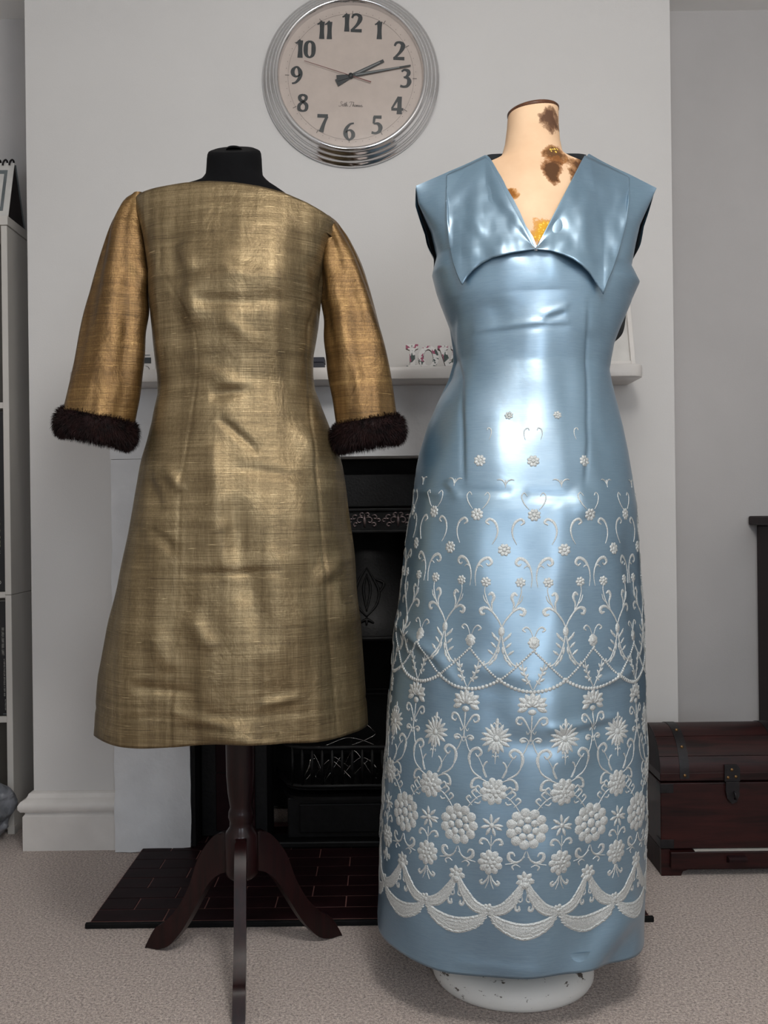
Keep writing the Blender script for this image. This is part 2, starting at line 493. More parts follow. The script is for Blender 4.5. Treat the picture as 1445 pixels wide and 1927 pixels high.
JX0, JX1 = -0.687, 0.562
rough_box(MB(), JX0, OPX0, SY, BY, 0.0, OPZ, 10, 60, 3, 0.004).build('jamb', MAT['plaster'], e, 40)
rough_box(MB(), OPX1, JX1, SY, BY, 0.0, OPZ, 10, 60, 5, 0.004).build('jamb', MAT['plaster'], e, 40)
rough_box(MB(), JX0, JX1, SY, BY, OPZ + 0.001, 1.1675, 60, 10, 7).build('lintel', MAT['plaster'], e, 40)

# ------------------------------------------------------------------ mantel shelf
e = empty('mantel_shelf', (CX, 2.45, 1.149), 'white painted wooden mantel shelf with rounded corners', 'shelf')
sx0, sx1, sy0 = -0.757, 0.630, 2.288
def rounded(x0, x1, y0, y1, r, n=6):
    p = [(x1, y1), (x0, y1)]
    p += [(x0 + r - r * math.cos(t), y0 + r - r * math.sin(t)) for t in np.linspace(0, math.pi / 2, n)]
    p += [(x1 - r + r * math.sin(t), y0 + r - r * math.cos(t)) for t in np.linspace(0, math.pi / 2, n)]
    return p
MB().prism(rounded(sx0, sx1, sy0, BY, 0.035), 1.168, 1.198, 0.003, 'XY').build('shelf_board', MAT['white_gloss'], e, 35)

# ------------------------------------------------------------------ hearth: dark tiles in brick bond
HX0, HX1, HY0 = -0.617, 0.537, 1.975
e = empty('hearth', (CX, 2.2, 0), 'low hearth of narrow dark maroon tiles with pale joints before the fireplace', 'hearth')
MB().box(HX0, HX1, HY0, 2.60, 0.0, 0.0106).build('grout_bed', MAT['grout'], e)
MB().box(HX0 - 0.008, HX1 + 0.008, HY0 - 0.010, HY0, 0.0, 0.0115, 0.002).build('edging', MAT['iron_dark'], e)
TL, TW, J = 0.150, 0.0585, 0.0019
protos = {}
row, y = 0, HY0 + 0.001
rnd = random.Random(4)
while y + TW * 0.9 < 2.60:
    x = HX0 - (TL / 2 if row % 2 else 0.0)
    while x < HX1 - 0.002:
        a, c = max(x, HX0), min(x + TL, HX1)
        w = round(c - a - J, 4)
        if w > 0.012:
            if w not in protos:
                m = MB().box(-w / 2, w / 2, -(TW - J) / 2, (TW - J) / 2, 0, 0.005, 0.0011, 1)
                off = wloc(e); m.v = [(p[0] + off.x, p[1] + off.y, p[2] + off.z) for p in m.v]
                t = m.build('tile', MAT['tile'], e)
                protos[w] = t
            else:
                t = protos[w].copy(); COL.objects.link(t); t.parent = e
            t.location = ((a + c) / 2 - wloc(e).x + e.location.x - e.location.x, 0, 0)
            t.location = ((a + c) / 2 - e.location.x, y + TW / 2 - e.location.y, 0.0064 + rnd.uniform(0, 0.0007))
        x += TL
    y += TW; row += 1

# ------------------------------------------------------------------ cast iron fireplace insert
IY = 2.475
e = empty('cast_iron_fireplace', (CX, 2.6, 0.012), 'black cast iron fireplace insert with convex hood and barred grate', 'fireplace')
b = MB()
b.box(OPX0 + 0.002, OPX0 + 0.012, 2.41, AY, 0.013, OPZ - 0.002).box(OPX1 - 0.012, OPX1 - 0.002, 2.41, AY, 0.013, OPZ - 0.002)
b.box(OPX0 + 0.012, OPX1 - 0.012, 2.735, AY + 0.005, 0.013, OPZ - 0.002)
b.build('recess_lining', MAT['iron_dark'], e)
MB().box(OPX0 + 0.013, OPX1 - 0.013, IY + 0.03, IY + 0.05, 0.935, 0.986, 0.003).build('recess_shade_strip', MAT['iron_dark'], e)  # dark strip standing in for the deep shadow of the recess above the panel
MB().box(OPX0 + 0.013, OPX1 - 0.013, IY, IY + 0.03, 0.862, 0.948, 0.004).build('top_panel', MAT['iron'], e)
fr = MB().box(OPX0 + 0.013, OPX1 - 0.013, IY - 0.018, IY + 0.02, 0.797, 0.860, 0.004)
frieze = fr.build('frieze_panel', MAT['iron'], e)
MB().box(OPX0 + 0.013, OPX1 - 0.013, IY - 0.026, IY - 0.0175, 0.852, 0.860, 0.002).build('frieze_bead', MAT['iron'], frieze)
MB().box(OPX0 + 0.013, OPX1 - 0.013, IY - 0.026, IY - 0.0175, 0.797, 0.804, 0.002).build('frieze_bead', MAT['iron'], frieze)
# acanthus reliefs along the frieze
def curl(c, r0, a0, a1, n=14, flip=1):
    return [(c[0] + flip * r0 * (1 - 0.75 * k / n) * math.cos(a0 + (a1 - a0) * k / n), c[1], c[2] + r0 * (1 - 0.75 * k / n) * math.sin(a0 + (a1 - a0) * k / n)) for k in range(n + 1)]
for i in range(-4, 5):
    x = CX + 0.012 + i * 0.086
    b = MB()
    for s in (-1, 1):
        for (dx, dz, r) in ((0.012, 0.828, 0.011), (0.026, 0.836, 0.008), (0.024, 0.817, 0.007), (0.008, 0.843, 0.006), (0.036, 0.828, 0.006)):
            b.tube(curl((x + s * dx, IY - 0.020, dz), r, 2.6, -2.6, flip=s), [0.0022] * 15, 6)
    b.tube([(x, IY - 0.021, 0.812), (x, IY - 0.022, 0.83), (x, IY - 0.021, 0.846)], [0.002, 0.0045, 0.001], 8)
    b.build('leaf_relief', MAT['iron_relief'], frieze, True)
# face plate left and right of the arched opening
for s in (-1, 1):
    x0, x1 = (OPX0 + 0.013, CX - 0.235) if s < 0 else (CX + 0.235, OPX1 - 0.013)
    pl = MB().box(x0, x1, IY + 0.004, IY + 0.03, 0.014, 0.795, 0.003).build('side_plate', MAT['iron'], e)
    # tile slips set into the cheeks
    xa, xb = (x0 + 0.04, x1 - 0.045) if s < 0 else (x0 + 0.045, x1 - 0.04)
    for k in range(5):
        MB().box(xa, xb, IY - 0.004, IY + 0.0035, 0.03 + k * 0.152, 0.03 + k * 0.152 + 0.149, 0.0015, 1).build('tile', MAT['tile'], pl)
    xe = x1 if s < 0 else x0
    MB().tube([(xe - s * -0.006, IY, 0.02), (xe - s * -0.006, IY, 0.79)], 0.008, 10).build('edge_bead', MAT['iron'], pl, True)
# convex hood (half cone) with raised tulip ornament
HC = (CX + 0.012, 2.66, 0.0)
def hood_r(z): return 0.235 - 0.10 * sst(0.53, 0.80, z) - 0.03 * ((z - 0.53) / 0.27)
prof = [(hood_r(z), z) for z in np.linspace(0.80, 0.535, 14)]
b = MB().lathe(prof, HC, 48, math.pi, 2 * math.pi)
b.lathe([(hood_r(0.535), 0.535), (hood_r(0.535) + 0.006, 0.532), (hood_r(0.535) + 0.005, 0.524), (hood_r(0.535) - 0.006, 0.522)], HC, 48, math.pi, 2 * math.pi)
hood = b.build('hood', MAT['iron'], e, True)
def on_hood(u, v, h=0.004):
    # ornament point given by its place on the hood as seen from the front
    d = 2.44
    for _ in range(6):
        x, _, z = W(u, v, d)
        r = hood_r(min(0.8, max(0.535, z))) + h
        d = HC[1] - math.sqrt(max(1e-4, r * r - (x - HC[0]) ** 2))
    x, _, z = W(u, v, d)
    return (x, d, z)
b = MB()
for st in ([(690, 1068), (676, 1090), (668, 1115), (673, 1140), (690, 1160)], [(690, 1068), (702, 1088), (713, 1112), (708, 1138), (690, 1160)],
           [(690, 1080), (684, 1108), (690, 1150)], [(690, 1080), (697, 1108), (690, 1150)], [(668, 1118), (660, 1135), (668, 1152)], [(712, 1118), (722, 1098), (706, 1090)],
           [(690, 1160), (690, 1176)], [(676, 1172), (690, 1166), (704, 1172)]):
    c = catmull([on_hood(*p) for p in st], 6)
    n = len(c)
    b.tube(c, [0.0012 + 0.0028 * math.sin(math.pi * (k + 0.5) / n) for k in range(n)], 7)
b.build('tulip_relief', MAT['iron'], hood, True)
# grate
gx0, gx1, gy = CX - 0.21, CX + 0.21, 2.40
b = MB()
def rail(z, r, inset=0.0):
    return catmull([(gx0 - 0.02, 2.56, z), (gx0 + 0.004, gy + 0.07, z), (gx0 + 0.05, gy + inset, z), (CX, gy - 0.006 + inset, z), (gx1 - 0.05, gy + inset, z), (gx1 - 0.004, gy + 0.07, z), (gx1 + 0.02, 2.56, z)], 8)
MB().tube(rail(0.262, 1), 0.0065, 10).build('grate_rail', MAT['iron'], e, True)
MB().tube(rail(0.166, 1), 0.0060, 10).build('grate_rail', MAT['iron'], e, True)
n = 15
path = rail(0.2, 1)
pb = None
for k in range(n):
    x = gx0 + 0.035 + (gx1 - gx0 - 0.07) * k / (n - 1)
    q = min(path, key=lambda p: abs(p[0] - x))
    if pb is None:
        off = wloc(e)
        m = MB().tube([(off.x, off.y, off.z + 0.166), (off.x, off.y, off.z + 0.262)], 0.0042, 8)
        pb = m.build('grate_bar', MAT['iron'], e, True); o = pb
    else:
        o = pb.copy(); COL.objects.link(o); o.parent = e
    o.location = (x - e.location.x, q[1] - e.location.y, -e.location.z)
ledge = [(p[0], p[1] - 0.012) for p in rail(0, 1)]
MB().prism(ledge, 0.134, 0.142, 0.0, 'XY').build('grate_ledge', MAT['iron'], e)
MB().prism([(p[0], p[1] + 0.004) for p in rail(0, 1)], 0.155, 0.161, 0.0, 'XY').build('grate_floor', MAT['iron_dark'], e)
MB().box(gx0 + 0.02, gx1 - 0.02, gy + 0.01, gy + 0.03, 0.03, 0.133, 0.004).box(gx0 + 0.05, gx1 - 0.05, gy + 0.004, gy + 0.0098, 0.045, 0.118, 0.003).build('ash_cover', MAT['iron'], e)
MB().box(CX - 0.24, CX + 0.24, gy - 0.015, gy + 0.05, 0.0135, 0.03, 0.004).build('plinth', MAT['iron'], e)
b = MB()
b.box(CX - 0.2, CX + 0.2, 2.70, 2.73, 0.17, 0.53).build('fire_back', MAT['iron_dark'], e)
for dz in (0.335, 0.348): MB().box(CX - 0.19, CX + 0.19, 2.692, 2.70, dz, dz + 0.006, 0.001).build('fire_back_rib', MAT['iron'], e)

# silver wire light strings lying in the grate
def wire(seed, pts, label):
    c = catmull([W(*p) for p in pts], 8)
    MBo = MB().tube(c, 0.0007, 5)
    return tag(MBo.build('light_string', MAT['silver_wire'], None, True), label, 'wire')
wire(1, [(576, 1412, 2.45), (610, 1404, 2.44), (645, 1390, 2.46), (665, 1389, 2.45), (688, 1395, 2.46), (716, 1405, 2.46), (735, 1398, 2.46)], 'thin silver wire looping above the grate rail just under the gold hem')
wire(2, [(644, 1408, 2.43), (670, 1399, 2.42), (690, 1391, 2.44), (706, 1381, 2.45), (698, 1370, 2.47), (688, 1362, 2.48)], 'silver wire rising in a hook beside the right corner of the gold hem')
def meander(seed, u0, u1, label):
    rn = random.Random(seed); pts = []
    for k in range(13):
        t = k / 12
        pts.append((u0 + (u1 - u0) * (0.5 + 0.5 * math.sin(t * 9 + seed)) + rn.uniform(-9, 9), 1450 + 34 * math.sin(t * 15 + seed * 2) * rn.uniform(0.5, 1) + rn.uniform(-6, 6), 2.452 + 0.03 * rn.random()))
    wire(seed, pts, label)
meander(3, 572, 612, 'curled silver wire at the left end of the grate bars')
meander(4, 602, 668, 'crossed silver wire tangled behind the middle grate bars')
meander(5, 645, 716, 'silver wire tangle behind the grate bars nearest the blue gown')

# ================================================================== WALL CLOCK
kc = W(660.5, 147.5, 2.44)
CXc, CZc = kc[0], kc[2]
CLK = empty('wall_clock', (CXc, BY, CZc), 'round chrome wall clock with cream dial and dark numerals above the mantel', 'clock')
# rim profile: radius, distance from the wall
prof = [(0.205, 0.0), (0.2235, 0.0), (0.2262, 0.004), (0.2262, 0.008), (0.2235, 0.0115), (0.2190, 0.0130), (0.2165, 0.0150), (0.2155, 0.0185), (0.2125, 0.0215),
        (0.2085, 0.0225), (0.2062, 0.0245), (0.2052, 0.0275), (0.2025, 0.0300), (0.1985, 0.0310), (0.1962, 0.0330), (0.1945, 0.0360), (0.1915, 0.0385), (0.1880, 0.0390),
        (0.1850, 0.0375), (0.1835, 0.0340), (0.1825, 0.0300), (0.1820, 0.0220), (0.1818, 0.0150)]
MB().lathe(prof, (CXc, BY, CZc), 128, axis='Y').build('bezel', MAT['chrome'], CLK, True, recalc=True)
DY = BY - 0.018
seg = 96
dv = [(CXc, DY, CZc)] + [(CXc + 0.183 * math.cos(2 * math.pi * k / seg), DY, CZc + 0.183 * math.sin(2 * math.pi * k / seg)) for k in range(seg)]
dial = MB().add(dv, [(0, 1 + (k + 1) % seg, 1 + k) for k in range(seg)]).build('dial', MAT['dial'], CLK)
MB().lathe([(0.1822, 0.032), (0.15, 0.0335), (0.10, 0.0350), (0.05, 0.0358), (0.001, 0.036)], (CXc, BY, CZc), 96, axis='Y').build('glass', MAT['glass'], CLK, True)
ROT = math.radians(2.3)   # hangs a little clockwise

def ribbon2d(b, pts, w, y, n=6, smooth=True):
    """flat stroke of varying width in the dial plane; pts in (x right, z up)"""
    ws = w if isinstance(w, (list, tuple)) else [w] * len(pts)
    P = [(p[0], p[1], ww) for p, ww in zip(pts, ws)]
    c = catmull(P, n) if smooth and len(P) > 2 else [np.array(p, float) for p in P]
    L, R = [], []
    for i, p in enumerate(c):
        t = c[min(i + 1, len(c) - 1)][:2] - c[max(i - 1, 0)][:2]
        t = t / (np.linalg.norm(t) + 1e-9); nn = np.array((-t[1], t[0])) * p[2] / 2
        L.append((p[0] + nn[0], y, p[1] + nn[1])); R.append((p[0] - nn[0], y, p[1] - nn[1]))
    b.loft([L, R], False)
    return b
DIG = {
 '1': (0.46, [([(0.0, 0.0), (0.0, 0.5), (0.0, 0.97)], [0.24, 0.19, 0.24]), ([(-0.26, 0.80), (-0.12, 0.88), (0.02, 0.97)], [0.06, 0.09, 0.16])]),
 '2': (0.66, [([(-0.24, 0.76), (-0.16, 0.92), (0.02, 0.97), (0.20, 0.86), (0.20, 0.66), (0.04, 0.38), (-0.27, 0.05)], [0.09, 0.11, 0.11, 0.18, 0.2, 0.13, 0.1]), ([(-0.30, 0.065), (0.32, 0.065)], [0.13, 0.15])]),
 '3': (0.58, [([(-0.22, 0.86), (-0.06, 0.97), (0.14, 0.90), (0.17, 0.74), (0.04, 0.58), (-0.10, 0.54)], [0.08, 0.1, 0.16, 0.17, 0.1, 0.08]), ([(-0.08, 0.55), (0.14, 0.50), (0.22, 0.30), (0.12, 0.08), (-0.08, 0.02), (-0.28, 0.06)], [0.08, 0.14, 0.2, 0.14, 0.1, 0.12])]),
 '4': (0.66, [([(0.08, 0.96), (-0.31, 0.30)], [0.12, 0.08]), ([(-0.33, 0.27), (0.34, 0.27)], [0.12, 0.12]), ([(0.12, 0.0), (0.12, 0.5), (0.12, 0.98)], [0.24, 0.19, 0.2])]),
 '5': (0.56, [([(-0.14, 0.94), (-0.18, 0.55)], [0.12, 0.10]), ([(-0.19, 0.92), (0.25, 0.92)], [0.13, 0.15]), ([(-0.18, 0.54), (0.06, 0.55), (0.20, 0.36), (0.14, 0.12), (-0.06, 0.02), (-0.28, 0.05)], [0.06, 0.13, 0.2, 0.15, 0.1, 0.12])]),
 '6': (0.62, [([(0.24, 0.95), (0.02, 0.88), (-0.18, 0.62), (-0.21, 0.32), (-0.08, 0.06), (0.06, 0.04), (0.20, 0.20), (0.20, 0.40), (0.06, 0.55), (-0.10, 0.52), (-0.2, 0.42)], [0.07, 0.1, 0.16, 0.2, 0.11, 0.09, 0.17, 0.17, 0.1, 0.07, 0.06])]),
 '7': (0.60, [([(-0.29, 0.90), (0.30, 0.90)], [0.16, 0.16]), ([(0.26, 0.88), (0.08, 0.46), (-0.06, 0.0)], [0.12, 0.15, 0.22])]),
 '8': (0.62, [([(0.0, 0.95), (-0.18, 0.84), (-0.16, 0.66), (0.04, 0.52), (0.20, 0.36), (0.18, 0.12), (0.0, 0.03), (-0.20, 0.12), (-0.20, 0.36), (0.0, 0.54), (0.15, 0.68), (0.16, 0.84), (0.0, 0.95)], [0.08, 0.15, 0.15, 0.13, 0.16, 0.14, 0.08, 0.15, 0.15, 0.1, 0.13, 0.14, 0.08])]),
 '0': (0.68, [([(0.0, 0.95), (-0.18, 0.80), (-0.22, 0.49), (-0.18, 0.18), (0.0, 0.04), (0.18, 0.18), (0.22, 0.49), (0.18, 0.80), (0.0, 0.95)], [0.08, 0.16, 0.2, 0.16, 0.08, 0.16, 0.2, 0.16, 0.08])]),
}
DIG['9'] = (0.62, [([(-p[0], 0.98 - p[1]) for p in DIG['6'][1][0][0]], DIG['6'][1][0][1])])
def rot(p, a=ROT):   # clockwise rotation as seen by the viewer
    return (p[0] * math.cos(a) + p[1] * math.sin(a), -p[0] * math.sin(a) + p[1] * math.cos(a))
NH = 0.0455
for h in range(1, 13):
    s = str(h); a = math.radians(30 * h)
    R = 0.1385 if h not in (10, 11, 12) else (0.1345 if h != 12 else 0.137)
    cx, cz = R * math.sin(a), R * math.cos(a)
    tw = sum(DIG[ch][0] for ch in s) * 0.92; x = -tw / 2
    b = MB()
    for ch in s:
        wd_, strokes = DIG[ch]
        for pts, ws in strokes:
            q = []
            for p in pts:
                lx = cx + (x + wd_ * 0.46 + p[0]) * NH; lz = cz + (p[1] - 0.49) * NH
                r = rot((lx, lz)); q.append((CXc + r[0], CZc + r[1]))
            ribbon2d(b, q, [k * NH * 1.25 for k in ws], DY - 0.0008 - 0.0001 * strokes.index((pts, ws)))
        x += wd_ * 0.92
    b.build('numeral', MAT['ink'], dial)
b = MB()
for k in range(60):
    a = math.radians(6 * k); hour = k % 5 == 0
    r0, r1, w = (0.1570, 0.1675, 0.0017) if hour else (0.1646, 0.1664, 0.0012)
    q = [rot((r * math.sin(a), r * math.cos(a))) for r in (r0, r1)]
    ribbon2d(b, [(CXc + p[0], CZc + p[1]) for p in q], w, DY - 0.0008, smooth=False)
b.build('minute_marks', MAT['ink_pale'], dial)
b = MB()
ring = [rot((0.1600 * math.sin(2 * math.pi * k / 96), 0.1600 * math.cos(2 * math.pi * k / 96))) for k in range(97)]
ribbon2d(b, [(CXc + p[0], CZc + p[1]) for p in ring], 0.0005, DY - 0.0007, smooth=False)
b.build('chapter_ring', MAT['ink_pale'], dial)
# maker's script: Seth Thomas
SCR = [  # strokes in units of letter height, x advancing
 [(0.9, 1.0), (0.6, 1.15), (0.35, 0.95), (0.55, 0.6), (0.6, 0.25), (0.2, 0.0), (-0.2, 0.15)],
 [(0.75, 0.25), (1.1, 0.4), (1.0, 0.55), (0.85, 0.35), (0.95, 0.05), (1.25, 0.15)],
 [(1.25, 0.15), (1.6, 0.9), (1.4, 0.1), (1.65, 0.15)], [(1.3, 0.6), (1.75, 0.65)],
 [(1.65, 0.15), (2.0, 1.1), (1.75, 0.0), (2.0, 0.45), (2.15, 0.4), (2.1, 0.05), (2.35, 0.2)],
 [(2.7, 0.95), (3.1, 1.15), (4.0, 1.05)], [(3.4, 1.1), (3.2, 0.5), (2.9, 0.0), (2.6, 0.1)],
 [(3.6, 0.15), (3.95, 1.05), (3.65, 0.0), (3.9, 0.45), (4.05, 0.4), (4.0, 0.05), (4.2, 0.15)],
 [(4.4, 0.45), (4.2, 0.2), (4.35, 0.0), (4.55, 0.25), (4.4, 0.45), (4.7, 0.35)],
 [(4.7, 0.4), (4.6, 0.0), (4.85, 0.4), (4.95, 0.35), (4.85, 0.0), (5.1, 0.4), (5.2, 0.35), (5.1, 0.02), (5.3, 0.15)],
 [(5.65, 0.4), (5.4, 0.35), (5.35, 0.02), (5.6, 0.2), (5.65, 0.4), (5.6, 0.02), (5.8, 0.15)],
 [(5.8, 0.15), (6.05, 0.45), (6.1, 0.1), (5.85, 0.0), (6.4, 0.12)]]
b = MB()
for st in SCR:
    q = [rot(((p[0] - 3.05) * 0.0094, -0.0705 + (p[1] - 0.5) * 0.0105)) for p in st]
    ribbon2d(b, [(CXc + p[0] + 0.001, CZc + p[1]) for p in q], 0.0010, DY - 0.0008, 5)
b.build('maker_script', MAT['ink_pale'], dial)
# hands (angles clockwise from image up)
def hand(name, ang, tip, tail, w0, w1, wt, y, mat, inlay=None):
    a = math.radians(ang) - ROLL * 1.0
    T = lambda p: (CXc + p[1] * math.sin(a) + p[0] * math.cos(a), CZc + p[1] * math.cos(a) - p[0] * math.sin(a))
    poly = [T((-wt / 2, -tail)), T((wt / 2, -tail)), T((w0 / 2, 0)), T((w1 / 2, tip)), T((-w1 / 2, tip)), T((-w0 / 2, 0))]
    o = MB().prism(poly, y, y + 0.0012).build(name, mat, CLK)
    if inlay:
        s, t, wi = inlay
        poly = [T((-wi / 2, s)), T((wi / 2, s)), T((wi / 3, t)), T((-wi / 3, t))]
        MB().prism(poly, y - 0.0006, y - 0.0001).build('hand_inlay', MAT['hand_in'], o)
    return o
hand('hour_hand', 66.0, 0.092, 0.040, 0.0095, 0.0075, 0.019, DY - 0.0050, MAT['ink'], (0.012, 0.082, 0.0035))
hand('minute_hand', 81.5, 0.154, 0.036, 0.0080, 0.0035, 0.016, DY - 0.0070, MAT['ink'], (0.012, 0.125, 0.0030))
hand('second_hand', 289.0, 0.124, 0.054, 0.0014, 0.0010, 0.0026, DY - 0.0088, MAT['hand_red'])
MB().lathe([(0.0001, 0.0115 + 0.018 - 0.018), (0.006, 0.0110), (0.0062, 0.002)], (CXc, DY, CZc), 24, axis='Y').build('hub', MAT['ink'], CLK, True)

# ================================================================== THINGS ON THE MANTEL
SHZ = 1.1985
def offs(poly, k): return poly
# block letters covered with floral paper: L, O, V
def letter(name, polys, holes, y0, y1, label):
    e = empty(name, (sum(p[0] for p in polys[0]) / len(polys[0]), (y0 + y1) / 2, SHZ), label, 'letter', 'floral block letters on the mantel')
    b = MB()
    for p in polys: b.prism(p, y0 + 0.0008, y1, 0.0)
    for r0, r1 in holes: b.loft([r0, r1], True)
    b.build('block', MAT['letter_side'], e)
    f = MB()
    for p in polys: f.add([(q[0], y0, q[1]) for q in p], [tuple(range(len(p)))])
    for fr in holes[:1]:
        pass
    return e, f
def PX(u, v, d=2.36):
    p = W(u, v, d); return (p[0], p[2])
ly0 = 2.345
def xs_(u): return PX(u, 670, ly0)[0]
h = 0.062
x0, x1 = xs_(764), xs_(800)
w = x1 - x0
L = [(x0, SHZ + h), (x0, SHZ + h - 0.010), (x0 + 0.009, SHZ + h - 0.014), (x0 + 0.009, SHZ + 0.011), (x0, SHZ + 0.009), (x0, SHZ), (x1, SHZ), (x1, SHZ + 0.022), (x1 - 0.006, SHZ + 0.024),
     (x1 - 0.014, SHZ + 0.012), (x0 + 0.022, SHZ + 0.012), (x0 + 0.022, SHZ + h - 0.014), (x0 + 0.030, SHZ + h - 0.010), (x0 + 0.030, SHZ + h)]
e = empty('block_letter', (x0 + w / 2, ly0, SHZ), 'floral papered block letter L at the left of the word on the mantel', 'letter', 'floral block letters on the mantel')
MB().prism(L, ly0 + 0.0006, ly0 + 0.018).build('block', MAT['letter_side'], e)
MB().prism(L, ly0, ly0 + 0.0005).build('paper_face', MAT['floral'], e)
# O
ox, oz = xs_(806), SHZ + 0.029
def oval(rx, rz, n=36): return [(ox + rx * math.cos(2 * math.pi * k / n), oz + rz * math.sin(2 * math.pi * k / n)) for k in range(n)]
e = empty('block_letter', (ox, ly0, SHZ), 'floral papered block letter O between the L and the V on the mantel', 'letter', 'floral block letters on the mantel')
out, inn = oval(0.025, 0.0288), oval(0.0115, 0.020)
yA, yB = ly0 - 0.001, ly0 + 0.017
MB().loft([[(p[0], yA + 0.0006, p[1]) for p in out], [(p[0], yB, p[1]) for p in out], [(p[0], yB, p[1]) for p in inn], [(p[0], yA + 0.0006, p[1]) for p in inn], [(p[0], yA + 0.0006, p[1]) for p in out]]).build('block', MAT['letter_side'], e)
MB().loft([[(p[0], yA, p[1]) for p in out], [(p[0], yA, p[1]) for p in inn]]).build('paper_face', MAT['floral'], e)
# V
vx = xs_(824)
V = [(vx, SHZ + 0.058), (vx, SHZ + 0.050), (vx + 0.006, SHZ + 0.047), (vx + 0.021, SHZ), (vx + 0.031, SHZ), (vx + 0.047, SHZ + 0.047), (vx + 0.053, SHZ + 0.050), (vx + 0.053, SHZ + 0.058), (vx + 0.033, SHZ + 0.058), (vx + 0.033, SHZ + 0.050),
     (vx + 0.037, SHZ + 0.047), (vx + 0.029, SHZ + 0.020), (vx + 0.020, SHZ + 0.047), (vx + 0.025, SHZ + 0.050), (vx + 0.025, SHZ + 0.058)]
e = empty('block_letter', (vx + 0.026, ly0, SHZ), 'floral papered block letter V half hidden by the blue gown', 'letter', 'floral block letters on the mantel')
MB().prism(V, ly0 + 0.0016, ly0 + 0.019).build('block', MAT['letter_side'], e)
MB().prism(V, ly0 + 0.001, ly0 + 0.0015).build('paper_face', MAT['floral'], e)
# leaning white frame at the right end
e = empty('picture_frame', (0.47, 2.36, SHZ), 'white picture frame leaning on the right end of the mantel behind the gown', 'picture frame')
fx0, fx1, fh = 0.33, 0.6185, 0.272
TI = math.atan2(0.075, fh)
def lean(bm_mb):
    c, s = math.cos(TI), math.sin(TI)
    bm_mb.v = [(p[0], 2.333 + (p[1]) * c + p[2] * s, SHZ + 0.004 + p[2] * c - p[1] * s) for p in bm_mb.v]
    return bm_mb
fw = 0.011
lean(MB().box(fx0, fx0 + fw, 0, 0.016, 0, fh, 0.0015)).build('frame_side', MAT['white_gloss'], e)
lean(MB().box(fx1 - fw, fx1, 0, 0.016, 0, fh, 0.0015)).build('frame_side', MAT['white_gloss'], e)
lean(MB().box(fx0 + fw, fx1 - fw, 0, 0.016, 0, fw, 0.0015)).build('frame_rail', MAT['white_gloss'], e)
lean(MB().box(fx0 + fw, fx1 - fw, 0, 0.016, fh - fw, fh, 0.0015)).build('frame_rail', MAT['white_gloss'], e)
lean(MB().box(fx0 + fw, fx1 - fw, 0.009, 0.013, fw, fh - fw)).build('mount_board', MAT['paper'], e)
# small white box with a black panel, between the left sleeve and the gold bodice
def xm(u, d=2.34): return PX(u, 680, d)[0]
e = empty('trinket_box', (xm(268), 2.36, SHZ), 'small white box with a black panel on the mantel behind the gold dress', 'box')
bx0, bx1 = xm(246), xm(292)
MB().box(bx0, bx1, 2.342, 2.39, SHZ, SHZ + 0.050, 0.002).build('body', MAT['white_gloss'], e)
MB().box(xm(252), xm(284), 2.3405, 2.3419, SHZ + 0.0225, SHZ + 0.0365, 0.0004, 1).build('panel', MAT['ink'], e)
MB().box(xm(255), xm(282), 2.3405, 2.3419, SHZ + 0.0415, SHZ + 0.0432).build('stripe', MAT['grey_print'], e)
cb = MB(); ribbon2d(cb, [(xm(273), SHZ + 0.0165), (xm(279), SHZ + 0.0125), (xm(281), SHZ + 0.003)], [0.0006, 0.0014, 0.0008], 2.3412)
cb.build('curved_mark', MAT['ink'], e)
# dark box right of the gold bodice
e = empty('gift_box', (xm(585), 2.37, SHZ), 'dark navy box on the mantel between the gold bodice and its right sleeve', 'box')
MB().box(xm(556), xm(609), 2.35, 2.40, SHZ, SHZ + 0.021, 0.0015).build('base', plain('navy_card', lin(26, 28, 40), 0.6), e)
MB().box(xm(555), xm(610), 2.349, 2.401, SHZ + 0.0212, SHZ + 0.034, 0.0015).build('lid', plain('navy_card_lid', lin(32, 34, 48), 0.6), e)

# ================================================================== BOOKCASE (left)
KX1, KX0, KY0, KY1 = -1.000, -1.50, 2.56, 2.745
zt = 1.655
e = empty('bookcase', (-1.25, 2.65, 0), 'narrow white bookcase in the left alcove holding dark volumes', 'bookcase')
T = 0.0165
SHV = [0.012, 0.298, 0.632, 1.140]
for x in (KX1 - T, KX0):
    MB().box(x, x + T, KY0, KY1, 0, 0.6395, 0.001, 1).build('side_panel', MAT['shelf_white'], e)
    MB().box(x, x + T, KY0, KY1, 0.6405, zt - 0.026, 0.001, 1).build('side_panel', MAT['shelf_white'], e)
MB().box(KX0 - 0.002, KX1 + 0.003, KY0 - 0.003, KY1, zt - 0.025, zt, 0.0015).build('top_panel', MAT['shelf_white'], e)
for z in SHV:
    MB().box(KX0 + T, KX1 - T, KY0 + 0.002, KY1 - 0.006, z, z + 0.016, 0.0008, 1).build('shelf_board', MAT['shelf_white'], e)
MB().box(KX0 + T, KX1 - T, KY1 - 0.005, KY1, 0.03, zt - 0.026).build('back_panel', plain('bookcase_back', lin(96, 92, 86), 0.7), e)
MB().box(KX1 - T + 0.0, KX1 + 0.002, KY0 - 0.002, KY0 + 0.02, 0.0, 0.022, 0.0006, 1).build('foot_strip', MAT['shelf_white'], e)

